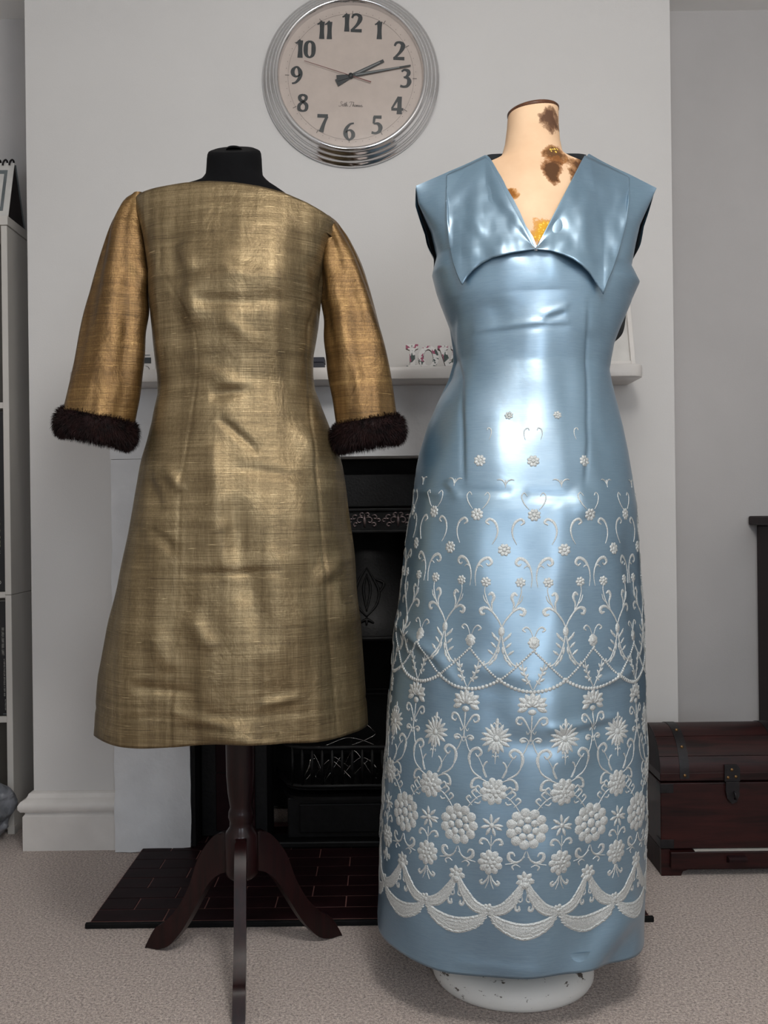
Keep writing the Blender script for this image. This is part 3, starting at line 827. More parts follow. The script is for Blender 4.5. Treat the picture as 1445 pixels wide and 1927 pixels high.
def text_mesh(body, size, name, mat, parent, matrix):
    cu = bpy.data.curves.new('t', 'FONT'); cu.body = body; cu.size = size; cu.align_x = 'LEFT'; cu.align_y = 'CENTER'
    to = bpy.data.objects.new('t', cu); COL.objects.link(to)
    dg = bpy.context.evaluated_depsgraph_get(); dg.update()
    me = bpy.data.meshes.new_from_object(to.evaluated_get(dg))
    bpy.data.objects.remove(to); me.transform(matrix); me.materials.clear(); me.materials.append(mat)
    me.transform(Matrix.Translation(-wloc(parent)))
    o = bpy.data.objects.new(name, me); COL.objects.link(o); o.parent = parent; o.name = name
    return o
# reading downwards on a spine that faces the camera
def spine_matrix(x, y, z): return Matrix.Translation((x, y, z)) @ Matrix(((0, 1, 0, 0), (0, 0, -1, 0), (-1, 0, 0, 0), (0, 0, 0, 1)))
def book(x0, x1, z0, z1, label, texts, mat='black_card'):
    y0 = KY0 + 0.012
    e = empty('book', ((x0 + x1) / 2, y0 + 0.06, z0), label, 'book', 'dark volumes in the white bookcase')
    MB().box(x0, x1, y0, y0 + 0.13, z0, z1, 0.0012, 1).build('cover', MAT[mat], e)
    MB().box(x0 + 0.0015, x1 - 0.0015, y0 + 0.003, y0 + 0.128, z1 - 0.0015, z1 + 0.0004).build('pages', MAT['paper'], e)
    for (body, size, dx, z, m) in texts:
        text_mesh(body, size, 'spine_lettering', MAT[m], e, spine_matrix(x0 + dx, y0 - 0.0004, z))
xr = KX1 - T - 0.0005
def zpx(v, d=2.57): return W(5, v, d)[2]
book(xr - 0.030, xr, SHV[1] + 0.0165, 0.622, 'tall black volume with two lines of white spine lettering above the plastic bag', [])
# spine print too small to read in the photograph: rows of fine letter strokes running down the spine
bk = [o for o in COL.objects if o.get('label', '').startswith('tall black volume')][0]
rl = random.Random(11)
for (va, vb, x, hgt, words) in ((1181, 1234, xr - 0.0115, 0.0062, (3, 5, 5, 5, 6)), (1240, 1311, xr - 0.0085, 0.0040, (1, 8, 9, 10, 1, 5, 4)), (1316, 1337, xr - 0.0065, 0.0022, (9,))):
    za, zb = zpx(va), zpx(vb); tot = sum(words) + 0.8 * (len(words) - 1); st = (za - zb) / tot; z = za
    m = MB(); y = KY0 + 0.012
    for wn in words:
        for c in range(wn):
            z1 = z - st * 0.18
            for q in range(rl.choice((1, 2, 2))):
                zz = z1 - q * st * 0.42
                m.box(x - hgt / 2, x + hgt / 2, y - 0.0006, y - 0.0002, zz - st * 0.16, zz)
            xo = x + rl.choice((-1, 0, 1)) * hgt * 0.42
            m.box(xo - hgt * 0.09, xo + hgt * 0.09, y - 0.0006, y - 0.0002, z - st * 0.72, z - st * 0.16)
            z -= st
        z -= st * 0.8
    m.build('spine_lettering', MAT['print_white'], bk)
m = MB(); zq = zpx(1343); m.box(xr - 0.013, xr - 0.004, KY0 + 0.0114, KY0 + 0.0118, zq - 0.0022, zq).build('publisher_mark', MAT['grey_print'], bk)
book(xr - 0.068, xr - 0.031, SHV[1] + 0.0165, 0.60, 'black volume beside the lettered one at the left picture edge, lower shelf', [])
book(xr - 0.036, xr, SHV[2] + 0.0165, zpx(775), 'black volume with cream spine capitals on the middle shelf at the left edge', [('FOOGER', 0.022, 0.012, zpx(972), 'print_cream'), ('H', 0.012, 0.016, zpx(1036), 'print_white'), ('O', 0.014, 0.016, zpx(1092), 'print_white')])
book(xr - 0.072, xr - 0.037, SHV[2] + 0.0165, zpx(790), 'plain black volume leftmost on the middle shelf of the white bookcase', [])
# tent-fold desk calendar on top of the bookcase
zt2 = zt + 0.0005
e = empty('tent_calendar', (-1.07, 2.63, zt2), 'tent-fold desk calendar with ring binding on top of the white bookcase', 'calendar')
yf, yb, yt, hz = 2.578, 2.700, 2.632, 0.165
cx0, cx1 = -1.19, -1.003
def slab(b, x0, x1, p0, p1, t):
    (ya, za), (yb_, zb) = p0, p1
    d = Vector((0, yb_ - ya, zb - za)).normalized(); n = Vector((0, -d.z, d.y)) * t / 2
    poly = [(ya + n.y, za + n.z), (yb_ + n.y, zb + n.z), (yb_ - n.y, zb - n.z), (ya - n.y, za - n.z)]
    return b.prism(poly, x0, x1, 0, 'YZ')
slab(MB(), cx0, cx1, (yf, zt2 + 0.001), (yt - 0.004, zt2 + hz), 0.0022).build('front_panel', MAT['paper'], e)
slab(MB(), cx0, cx1, (yb, zt2 + 0.001), (yt + 0.006, zt2 + hz - 0.002), 0.0022).build('back_panel', MAT['grey_print'], e)
slab(MB(), cx0, cx1 - 0.004, (yf + 0.006, zt2 + 0.002), (yt - 0.002, zt2 + hz - 0.006), 0.0015).build('inner_card', MAT['dark_card'], e)
slab(MB(), cx0, cx1 - 0.002, (yb - 0.005, zt2 + 0.002), (yt + 0.002, zt2 + hz - 0.006), 0.0015).build('inner_card', MAT['dark_card'], e)
slab(MB(), cx0 + 0.02, cx1 - 0.016, (yf + 0.006 - 0.0022, zt2 + 0.02), (yt - 0.0105 - 0.0022, zt2 + hz - 0.022), 0.0006).build('picture', MAT['grey_print'], e)
slab(MB(), cx0 + 0.03, cx1 - 0.024, (yf + 0.0096 - 0.0030, zt2 + 0.032), (yt - 0.0141 - 0.0030, zt2 + hz - 0.034), 0.0006).build('picture_inset', MAT['paper'], e)
for k in range(5):
    xk = cx1 - 0.010 - k * 0.018
    MB().tube([(xk + 0.004 * math.sin(a), yt + 0.013 * math.cos(a), zt2 + hz - 0.002 + 0.012 * math.sin(a)) for a in np.linspace(-0.5, math.pi + 0.5, 14)], 0.0026, 6).build('binding_ring', MAT['strap'], e, True)

# cloudy plastic bag on the floor in front of the lowest compartment
def blob_bag():
    e = empty('plastic_bag', (-1.075, 2.50, 0), 'crumpled cloudy plastic bag at the foot of the white bookcase', 'bag')
    b = MB(); n, m = 40, 40; rings = []
    for j in range(m + 1):
        t = j / m; z = 0.002 + 0.238 * t
        ring = []
        for k in range(n):
            a = 2 * math.pi * k / n
            rr = (0.072 + 0.034 * math.sin(math.pi * min(1, t * 1.5))) * (1 - 0.55 * sst(0.55, 1.0, t))
            q = Vector((math.cos(a) * 1.6, math.sin(a) * 1.6, t * 4.5))
            rr *= 1 + 0.30 * noise.noise(q) + 0.12 * noise.noise(q * 3.1)
            ring.append((-1.088 + rr * math.cos(a) * 1.05, 2.485 + rr * math.sin(a) * 0.62, z))
        rings.append(ring)
    b.loft(rings, True, True, True)
    b.build('film', MAT['bag'], e, True)
    k = MB(); rings = []
    for j in range(10):
        t = j / 9; r = 0.012 + 0.03 * t
        rings.append([(-1.088 + r * math.cos(2 * math.pi * i / 16) * (1 + 0.5 * noise.noise(Vector((i * 1.7, t * 3, 1)))), 2.485 + 0.6 * r * math.sin(2 * math.pi * i / 16), 0.236 + 0.05 * t + 0.012 * noise.noise(Vector((i, 3, 3)))) for i in range(16)])
    k.loft(rings, True)
    k.build('gathered_top', MAT['bag'], e, True)
blob_bag()

# ================================================================== CHEST (right)
QX0, QX1, QY0, QY1 = 0.632, 0.968, 2.214, 2.415
QC = (QX0 + QX1) / 2
e = empty('wooden_chest', (QC, 2.31, 0), 'dark mahogany domed chest with iron straps and hasp on the carpet', 'chest')
zs, zl = 0.2145, 0.219        # lid seam
# carcass
b = MB()
b.box(QX0, QX1, QY0, QY1, 0.062, zs, 0.002)
body = b.build('body', MAT['maho_x'], e)
foot = [(QX0, 0.0), (QX0 + 0.045, 0.0), (QX0 + 0.050, 0.010), (QX0 + 0.062, 0.014), (QX1 - 0.062, 0.014), (QX1 - 0.050, 0.010), (QX1 - 0.045, 0.0), (QX1, 0.0), (QX1, 0.0615), (QX1 - 0.02, 0.0615), (QX1 - 0.02, 0.018), (QX0 + 0.02, 0.018), (QX0 + 0.02, 0.0615), (QX0, 0.0615)]
MB().prism(foot, QY0, QY0 + 0.015).build('base_front', MAT['maho_x'], e)
MB().box(QX0, QX0 + 0.012, QY0 + 0.0155, QY1, 0.0, 0.0615, 0.001).build('base_side', MAT['maho_dark'], e)
MB().box(QX1 - 0.012, QX1, QY0 + 0.0155, QY1, 0.0, 0.0615, 0.001).build('base_side', MAT['maho_dark'], e)
dr = MB().box(QX0 + 0.019, QX1 - 0.019, QY0 - 0.012, QY0 + 0.10, 0.0195, 0.0585, 0.002).build('drawer', MAT['maho_x'], e)
kn = [(QY0 - 0.012, 0.034), (QY0 - 0.030, 0.040), (QY0 - 0.032, 0.046), (QY0 - 0.026, 0.050), (QY0 - 0.012, 0.050)]
MB().prism(kn, QC - 0.021, QC + 0.021, 0.0, 'YZ').build('handle', MAT['maho_dark'], dr)
tag(MB().box(QX0 + 0.075, QX1 - 0.03, QY0 - 0.010, QY0 + 0.05, 0.0592, 0.0606).build('paper_sheet', MAT['print_white'], None), 'white paper edge showing above the drawer of the domed chest', 'paper')
# lid: domed staves with end boards
lyc, lr = (QY0 + QY1) / 2, (QY1 - QY0) / 2
def lid_pt(t, k=1.0):   # t 0 (front) .. 1 (back)
    a = math.pi * (1 - t)
    return (lyc - lr * k * math.cos(math.pi * t), zl + 0.018 + 0.094 * k * math.sin(math.pi * t))
edges = [0.0, 0.13, 0.30, 0.5, 0.7, 0.87, 1.0]
MB().box(QX0, QX1, QY0, QY1, zl, zl + 0.0185, 0.0015).build('lid_rim', MAT['maho_x'], e)
for i in range(6):
    b = MB(); rings = []
    for t in np.linspace(edges[i] + 0.002, edges[i + 1] - 0.002, 5):
        p = lid_pt(t); q = lid_pt(t, 0.9)
        rings.append([(QX0 + 0.001, p[0], p[1]), (QX1 - 0.001, p[0], p[1]), (QX1 - 0.001, q[0], q[1]), (QX0 + 0.001, q[0], q[1])])
    b.loft(rings, True, True, True)
    b.build('lid_stave', MAT['maho_x'], e, 25)
for x in (QX0 + 0.0005, QX1 - 0.0125):
    arc = [lid_pt(t, 0.955) for t in np.linspace(0, 1, 24)]
    MB().prism([(p[0], p[1]) for p in arc], x, x + 0.012, 0, 'YZ').build('lid_end', MAT['maho_dark'], e)
for sx in (QX0 + 0.045, QX1 - 0.067):
    b = MB(); rings = []
    for t in np.linspace(0.0, 1.0, 30):
        p = lid_pt(t, 1.012); q = lid_pt(t, 0.998)
        rings.append([(sx, p[0], p[1]), (sx + 0.022, p[0], p[1]), (sx + 0.022, q[0], q[1]), (sx, q[0], q[1])])
    rings.insert(0, [(x_, QY0 - 0.0022, zl + 0.006) if k < 2 else (x_, QY0 - 0.0002, zl + 0.006) for k, x_ in enumerate((sx, sx + 0.022, sx + 0.022, sx))])
    st = b.loft(rings, True, True, True).build('lid_strap', MAT['strap'], e, 30)
    for (yy, zz) in ((QY0 - 0.003, zl + 0.013), (lid_pt(0.2, 1.02)), (lid_pt(0.36, 1.02))):
        MB().lathe([(0.0001, 0.0022), (0.0025, 0.0018), (0.004, 0.0)], (sx + 0.011, yy, zz), 12, axis='Y').build('stud', MAT['brass'], st, True)
# iron corners on the body
for (za, zb) in ((0.192, 0.2125), (0.064, 0.084)):
    for s, xa in ((1, QX0 - 0.0015), (-1, QX1 + 0.0015)):
        xb = xa + s * 0.031
        b = MB().box(min(xa, xb), max(xa, xb), QY0 - 0.0022, QY0 - 0.0002, za, zb, 0.0006, 1)
        b.box(min(xa, xa + s * 0.0013), max(xa, xa + s * 0.0013), QY0 - 0.0021, QY0 + 0.03, za, zb, 0.0004, 1)
        b.build('corner_plate', MAT['strap'], e)
# hasp
hx = QC - 0.003
poly = [(hx - 0.018, zl - 0.001), (hx + 0.018, zl - 0.001), (hx + 0.018, zl + 0.030), (hx + 0.011, zl + 0.038), (hx - 0.018, zl + 0.038)]
hp = MB().prism(poly, QY0 - 0.0055, QY0 - 0.0025, 0.0006).build('hasp_plate', MAT['strap'], e)
for (dx, dz) in ((-0.010, 0.008), (0.008, 0.010), (-0.001, 0.026)):
    MB().lathe([(0.0001, 0.002), (0.0025, 0.0018), (0.0038, 0.0)], (hx + dx, QY0 - 0.0055, zl + dz), 12, axis='Y').build('stud', MAT['brass'], hp, True)
tongue = [(hx - 0.016, zl - 0.001), (hx - 0.017, zl - 0.020), (hx - 0.013, zl - 0.040), (hx - 0.002, zl - 0.052), (hx + 0.008, zl - 0.048), (hx + 0.015, zl - 0.034), (hx + 0.015, zl - 0.001)]
tg = MB().prism(tongue, QY0 - 0.0085, QY0 - 0.0058, 0.0006).build('hasp_tongue', MAT['strap'], e)
MB().tube([(hx + 0.002, QY0 - 0.008, zl - 0.024), (hx + 0.002, QY0 - 0.018, zl - 0.026), (hx + 0.004, QY0 - 0.018, zl - 0.038), (hx + 0.004, QY0 - 0.008, zl - 0.040)], 0.0025, 8).build('staple', MAT['strap'], tg, True)

# ================================================================== DARK CABINET (right edge)
e = empty('dark_cabinet', (1.30, 2.55, 0), 'dark wooden cabinet with overhanging top at the right picture edge', 'cabinet')
gx = 1.066
MB().box(gx, gx + 0.50, 2.36, 2.74, 0.0, 0.800, 0.003).build('body', MAT['maho_dark'], e)
MB().box(gx - 0.022, gx + 0.52, 2.335, 2.745, 0.8005, 0.826, 0.005).build('top', MAT['maho_dark'], e)
for k in range(2):
    d = MB().box(gx + 0.03 + k * 0.225, gx + 0.245 + k * 0.225, 2.345, 2.3595, 0.06, 0.78, 0.003).build('door', MAT['maho_dark'], e)
    MB().lathe([(0.0001, 0.022), (0.010, 0.018), (0.011, 0.012), (0.005, 0.006), (0.005, 0.0)], (gx + 0.225 + k * 0.045, 2.345, 0.45), 16, axis='Y').build('knob', MAT['brass'], d, True)

# ================================================================== BLACK DRESS FORM ON TRIPOD
GD, GX = 1.80, -0.2755
FORM = empty('black_dress_form', (GX, GD, 0), 'black cloth dress form on a dark wooden tripod stand, wearing the gold dress', 'mannequin')

def interp_fn(pts):
    pts = sorted(pts); xs = [float(p[0]) for p in pts]; ys = [float(p[1]) for p in pts]; n = len(xs)
    def f(z):
        if z <= xs[0]: return ys[0]
        if z >= xs[-1]: return ys[-1]
        i = bisect.bisect_right(xs, z) - 1
        return ys[i] + (ys[i + 1] - ys[i]) * (z - xs[i]) / (xs[i + 1] - xs[i])
    return f
def edge_fn(px, d):
    """silhouette pixels -> X as a function of Z at distance d"""
    return interp_fn([(W(u, v, d)[2], W(u, v, d)[0]) for u, v in px])

gL = edge_fn([(255, 355), (256, 366), (259, 400), (272, 450), (284, 516), (286, 561), (291, 613), (296, 660), (302, 707), (303, 745), (293, 795), (272, 864), (256, 932), (240, 1004), (223, 1084), (206, 1168), (189, 1265), (179, 1390), (176, 1430)], GD)
gR = edge_fn([(628, 355), (630, 405), (632, 422), (616, 472), (611, 523), (607, 561), (600, 617), (591, 669), (589, 707), (591, 735), (603, 770), (628, 835), (639, 877), (651, 940), (660, 1000), (670, 1075), (681, 1168), (687, 1257), (693, 1365), (697, 1430)], GD)
gB = interp_fn([(0.40, 0.172), (0.60, 0.165), (0.85, 0.145), (0.97, 0.125), (1.09, 0.107), (1.18, 0.118), (1.27, 0.128), (1.36, 0.105), (1.46, 0.074)])
gC = lambda z: (gL(z) + gR(z)) / 2
gA = lambda z: (gR(z) - gL(z)) / 2
ZB_G = W(450, 560, GD)[2]
top_px = [(250, 363), (264, 361), (300, 357), (353, 352), (400, 351), (443, 354), (490, 361), (535, 371), (580, 387), (612, 401), (634, 412)]
tops = []
for u, v in top_px:
    x, _, z = W(u, v, GD - 0.045)
    tops.append(((x - gC(z)) / gA(z), z))
gTop = interp_fn(tops)
gHem = interp_fn([(-1, 0.445), (-0.5, 0.450), (0, 0.455), (0.5, 0.455), (1, 0.452)])
seamL = edge_fn([(288, 490), (310, 530), (340, 575), (360, 613), (368, 680), (362, 745), (350, 850), (341, 907), (339, 1033), (332, 1160), (327, 1400)], GD - 0.12)
seamR = edge_fn([(608, 520), (590, 560), (575, 600), (572, 683), (577, 754), (582, 805), (592, 885), (605, 1033), (622, 1202), (638, 1400)], GD - 0.12)
def gauss(x, s): return math.exp(-0.5 * (x / s) ** 2)
def seg_crease(x, z, x0, z0, x1, z1, w, amp):
    m = 4 * w + 0.01
    if x < min(x0, x1) - m or x > max(x0, x1) + m or z < min(z0, z1) - m or z > max(z0, z1) + m: return 0.0
    dx, dz = x1 - x0, z1 - z0; L2 = dx * dx + dz * dz
    t = ((x - x0) * dx + (z - z0) * dz) / L2
    if t < -0.2 or t > 1.2: return 0.0
    tc = min(1, max(0, t)); px, pz = x0 + tc * dx, z0 + tc * dz
    d2 = (x - px) ** 2 + (z - pz) ** 2
    if d2 > 16 * w * w: return 0.0
    return amp * math.exp(-0.5 * d2 / (w * w)) * (math.sin(math.pi * min(1, max(0, (t + 0.2) / 1.4))) ** 0.7)
def px_creases(lst, d):
    out = []
    for (u0, v0, u1, v1, w, amp) in lst:
        a = W(u0, v0, d); b_ = W(u1, v1, d); out.append((a[0], a[2], b_[0], b_[2], w, amp))
    return out
GCR = px_creases([
    (405, 850, 418, 990, 0.014, 0.008), (445, 960, 470, 1110, 0.020, -0.008), (418, 990, 428, 1080, 0.012, 0.006), (360, 1160, 400, 1210, 0.012, 0.007), (400, 1210, 396, 1330, 0.016, 0.006),
    (520, 1060, 545, 1270, 0.03, 0.007), (560, 900, 575, 1050, 0.02, 0.005), (470, 1090, 500, 1200, 0.02, -0.007), (330, 1335, 470, 1365, 0.007, 0.006), (400, 1375, 520, 1390, 0.009, 0.009),
    (260, 1290, 370, 1300, 0.006, -0.005), (270, 900, 300, 960, 0.009, -0.007), (285, 1000, 330, 1035, 0.007, -0.006), (310, 880, 340, 920, 0.007, 0.006), (265, 1010, 275, 1180, 0.012, -0.006),
    (500, 1318, 560, 1310, 0.005, 0.005), (415, 790, 480, 845, 0.005, -0.005), (330, 450, 350, 500, 0.014, 0.009), (370, 470, 460, 505, 0.012, 0.003), (430, 480, 500, 490, 0.010, -0.002),
    (300, 420, 325, 520, 0.016, -0.008), (345, 540, 362, 600, 0.012, 0.008), (300, 560, 345, 640, 0.016, -0.006), (420, 600, 480, 640, 0.010, 0.004), (360, 690, 450, 720, 0.010, 0.005), (400, 740, 460, 730, 0.008, -0.005),
    (470, 560, 590, 555, 0.010, -0.004), (350, 560, 470, 565, 0.008, -0.004), (585, 470, 600, 530, 0.010, -0.006), (620, 930, 655, 1010, 0.012, -0.006), (600, 1090, 640, 1060, 0.010, 0.006),
    (630, 1110, 660, 1180, 0.012, 0.006), (450, 880, 580, 900, 0.006, -0.003), (350, 1080, 520, 1075, 0.005, -0.003), (300, 1190, 320, 1250, 0.012, 0.006), (560, 800, 590, 860, 0.012, 0.006)], GD - 0.13)

def gold_pt(th, t, shrink=0.0):
    """th 0 = front; t 0 hem .. 1 neckline"""
    s = math.sin(th); c = math.cos(th)
    tb = 0.80
    if t <= tb:
        zh = gHem(s) + 0.0035 * math.sin(5 * th + 1.0)
        z = zh + (ZB_G - zh) * (t / tb); q = 0.0
    else:
        q = (t - tb) / (1 - tb)
        z = ZB_G + (gTop(s) - ZB_G) * q
    a, b_, xc = gA(z) - shrink, gB(z) - shrink, gC(z)
    x = xc + a * s; y = GD - b_ * math.copysign(abs(c) ** 0.85, c)
    nx, ny = s / max(a, 0.02), -c / max(b_, 0.02)
    l = math.hypot(nx, ny); nx /= l; ny /= l
    d = 0.0
    n1 = noise.noise(Vector((x * 13, (y - GD) * 9, z * 2.6))); n2 = noise.noise(Vector((x * 22 + 5, (y - GD) * 16, z * 11)))
    amp = 1.0 - 0.75 * sst(0.9, 1.0, t)
    d += (0.0085 * n1 + 0.0026 * n2) * amp
    d += 0.007 * sst(0.95, 0.45, z) * math.sin(7 * th + 0.6) * (0.5 + 0.5 * math.sin(3 * th + z * 4))
    if c > 0.05:
        for g in GCR: d += seg_crease(x, z, *g) * 1.15
        for sm in (seamL, seamR):
            e_ = x - sm(z)
            if abs(e_) < 0.02 and z < 1.33: d += -0.0016 * gauss(e_, 0.0018)
    d += 0.003 * gauss(z - (gHem(s) + 0.05), 0.004) * -0.5
    return (x + nx * d, y + ny * d, z)

# form: torso + neck, tripod
ffx = interp_fn([(W(440, v, GD)[2], hw / 1000.0) for v, hw in ((281, 38), (282.5, 44), (285, 48), (290, 50), (296, 51), (320, 52), (331, 53.5), (340, 60), (347, 70), (353, 84), (362, 104), (378, 126), (405, 146), (450, 155), (540, 152), (700, 132), (800, 140), (950, 165))])
b = MB(); rings = []
nA = 64
for v in (281, 282.5, 285, 290, 300, 312, 322, 331, 337, 342, 347, 352, 358, 366, 378, 392, 405, 430, 460, 500, 540, 600, 650, 700, 760, 800, 860, 920):
    z = W(440, v, GD)[2]; hw = ffx(z)
    by = min(0.052, hw) if v < 345 else min(gB(z) - 0.016, 0.052 + 0.06 * sst(345, 480, v))
    cx = W(441 if v < 345 else 441 + (v - 345) * 0.0, v, GD)[0]
    lim = gA(z) - 0.012
    hw = min(hw, lim) if v > 380 else hw
    if v > 400: cx = cx + (gC(z) - cx) * sst(400, 500, v)
    sag = (lambda s: -0.012 * s * sst(340, 372, v) * (1 - sst(400, 500, v)))
    rings.append([(cx + hw * math.sin(2 * math.pi * k / nA), GD - by * math.cos(2 * math.pi * k / nA), z + sag(math.sin(2 * math.pi * k / nA)) - 0.020 * math.cos(2 * math.pi * k / nA) * (1 - sst(281, 325, v))) for k in range(nA)])
b.loft(rings, True, True, True)
torso = b.build('torso', MAT['black_cloth'], FORM, True)
zn = W(441, 281, GD)
MB().lathe([(0.016, -0.002), (0.014, 0.002), (0.006, 0.004), (0.0005, 0.0045)], zn, 20).build('neck_button', MAT['black_cloth'], torso, True)
prof = [(0.026, 0.80), (0.0265, 0.50), (0.0275, 0.43), (0.0270, 0.36), (0.0245, 0.325), (0.0185 + 0.003, 0.305), (0.0205, 0.298), (0.0235, 0.290), (0.0240, 0.280), (0.0215, 0.272), (0.0220, 0.262), (0.0290, 0.252), (0.0312, 0.246), (0.0312, 0.180), (0.0295, 0.172), (0.022, 0.166), (0.0005, 0.164)]
MB().lathe(prof, (GX, GD, 0), 40).build('column', MAT['maho'], FORM, 45)
top_e = [(0.026, 0.249), (0.045, 0.246), (0.066, 0.229), (0.092, 0.191), (0.112, 0.139), (0.139, 0.092), (0.172, 0.058), (0.190, 0.046), (0.202, 0.030), (0.2165, 0.004), (0.2165, 0.0)]
bot_e = [(0.193, 0.0), (0.164, 0.012), (0.140, 0.036), (0.120, 0.063), (0.0916, 0.110), (0.066, 0.150), (0.045, 0.168), (0.026, 0.176)]
prof2 = [(p[0], p[1]) for p in catmull(top_e, 4)] + [(p[0], p[1]) for p in catmull(bot_e, 4)]
for k in range(3):
    a = math.radians(-90 + 120 * k + 6.5)
    m = MB().prism(prof2, -0.0108, 0.0108, 0.0)
    bm = bmesh.new()
    vs = [bm.verts.new(p) for p in m.v]
    for f in m.f:
        bm.faces.new([vs[i] for i in f])
    rim = [e_ for e_ in bm.edges if len(e_.link_faces) == 2 and any(len(f.verts) > 6 for f in e_.link_faces)]
    bmesh.ops.bevel(bm, geom=rim, offset=0.0035, segments=3, affect='EDGES', profile=0.5)
    mb = MB().addbm(bm)
    ca, sa = math.cos(a), math.sin(a)
    mb.v = [(GX + p[0] * ca - p[1] * sa, GD + p[0] * sa + p[1] * ca, p[2]) for p in mb.v]
    mb.build('leg', MAT['maho'], FORM, 40)

# ================================================================== GOLD DRESS
GOLD = empty('gold_dress', (GX, GD, 0.45), 'gold slubbed silk dress with boat neck and three-quarter sleeves on the black form', 'dress')
NC, NR = 336, 210
b = MB(); rings = []
for j in range(NR + 1):
    t = j / NR
    rings.append([gold_pt(2 * math.pi * k / NC - math.pi, t) for k in range(NC)])
# hem turned inside
rings.insert(0, [(GX + (p[0] - GX) * 0.985, GD + (p[1] - GD) * 0.985, p[2] + 0.02) for p in rings[0]])
rings.insert(1, [(GX + (p[0] - GX) * 0.992, GD + (p[1] - GD) * 0.992, p[2] + 0.001) for p in rings[1]])
# neckline facing
tp = rings[-1]; cxn = sum(p[0] for p in tp) / NC
rings.append([(cxn + (p[0] - cxn) * 0.985, GD + (p[1] - GD) * 0.94, p[2] - 0.002) for p in tp])
rings.append([(cxn + (p[0] - cxn) * 0.98, GD + (p[1] - GD) * 0.93, p[2] - 0.03) for p in tp])
b.loft(rings, True)
b.build('body', MAT['dupion'], GOLD, True)

def sleeve(stations, side, seed):
    P = []
    for (o, i, yd) in stations:
        wo, wi = W(o[0], o[1], GD + yd), W(i[0], i[1], GD + yd)
        P.append((wo[0], wo[2], wi[0], wi[2], GD + yd))
    c = catmull(P, 14)
    n = 72; rings = []
    m = len(c)
    for j, q in enumerate(c):
        ox, oz, ix, iz, y = q
        cx, cz = (ox + ix) / 2, (oz + iz) / 2; hx, hz = (ox - ix) / 2, (oz - iz) / 2
        hl = math.hypot(hx, hz); ry = max(0.02, hl * 0.86)
        t = j / (m - 1)
        ring = []
        for k in range(n):
            a = 2 * math.pi * k / n
            ca, sa = math.cos(a), math.sin(a)
            v = Vector((ca * 1.5, sa * 1.5, t * 4.0 + seed))
            f = 0.15 * noise.noise(Vector((ca * 1.1, sa * 1.1 + seed, t * 2.0))) + 0.055 * noise.noise(Vector((ca * 2.6, sa * 2.6 + seed, t * 5)))
            # long folds running down the sleeve, smile creases at the elbow
            f += 0.12 * math.sin(5 * a + 2.2 * math.sin(3 * t + seed) + seed) * math.sin(math.pi * min(1, t * 1.15)) * 0.7
            el = gauss(t - 0.52, 0.16)
            f += 0.030 * el * math.sin(46 * t + 3.0 * ca + seed) * max(0, -ca * 0.6 + 0.5)
            f *= min(1, t * 6) * (0.35 if ca > 0.94 else 1)
            r = 1 + f
            ring.append((cx + hx * ca * r, y - ry * sa * r, cz + hz * ca * r))
        rings.append(ring)
    return rings
LS = [((251, 368), (274, 366), 0.0), ((238, 375), (276, 392), 0.0), ((226, 390), (278, 424), 0.0), ((208, 425), (285, 470), 0.0), ((193, 474), (287, 516), -0.002), ((175, 542), (282, 561), -0.008), ((160, 604), (273, 625), -0.016), ((146, 674), (264, 694), -0.026), ((134, 724), (256, 750), -0.034), ((123, 772), (247, 804), -0.040)]
RS = [((624, 411), (604, 409), 0.0), ((634, 418), (603, 424), 0.0), ((643, 430), (602, 444), 0.0), ((658, 452), (603, 478), 0.0), ((679, 496), (604, 522), -0.002), ((698, 552), (606, 568), -0.008), ((717, 627), (609, 629), -0.016), ((731, 698), (614, 692), -0.026), ((742, 758), (626, 760), -0.036), ((747, 792), (633, 806), -0.040)]
for st, seed in ((LS, 1.7), (RS, 4.4)):
    r = sleeve(st, 0, seed)
    b = MB().loft(r, True)
    b.build('sleeve', MAT['dupion_sleeve'], GOLD, True, recalc=True)

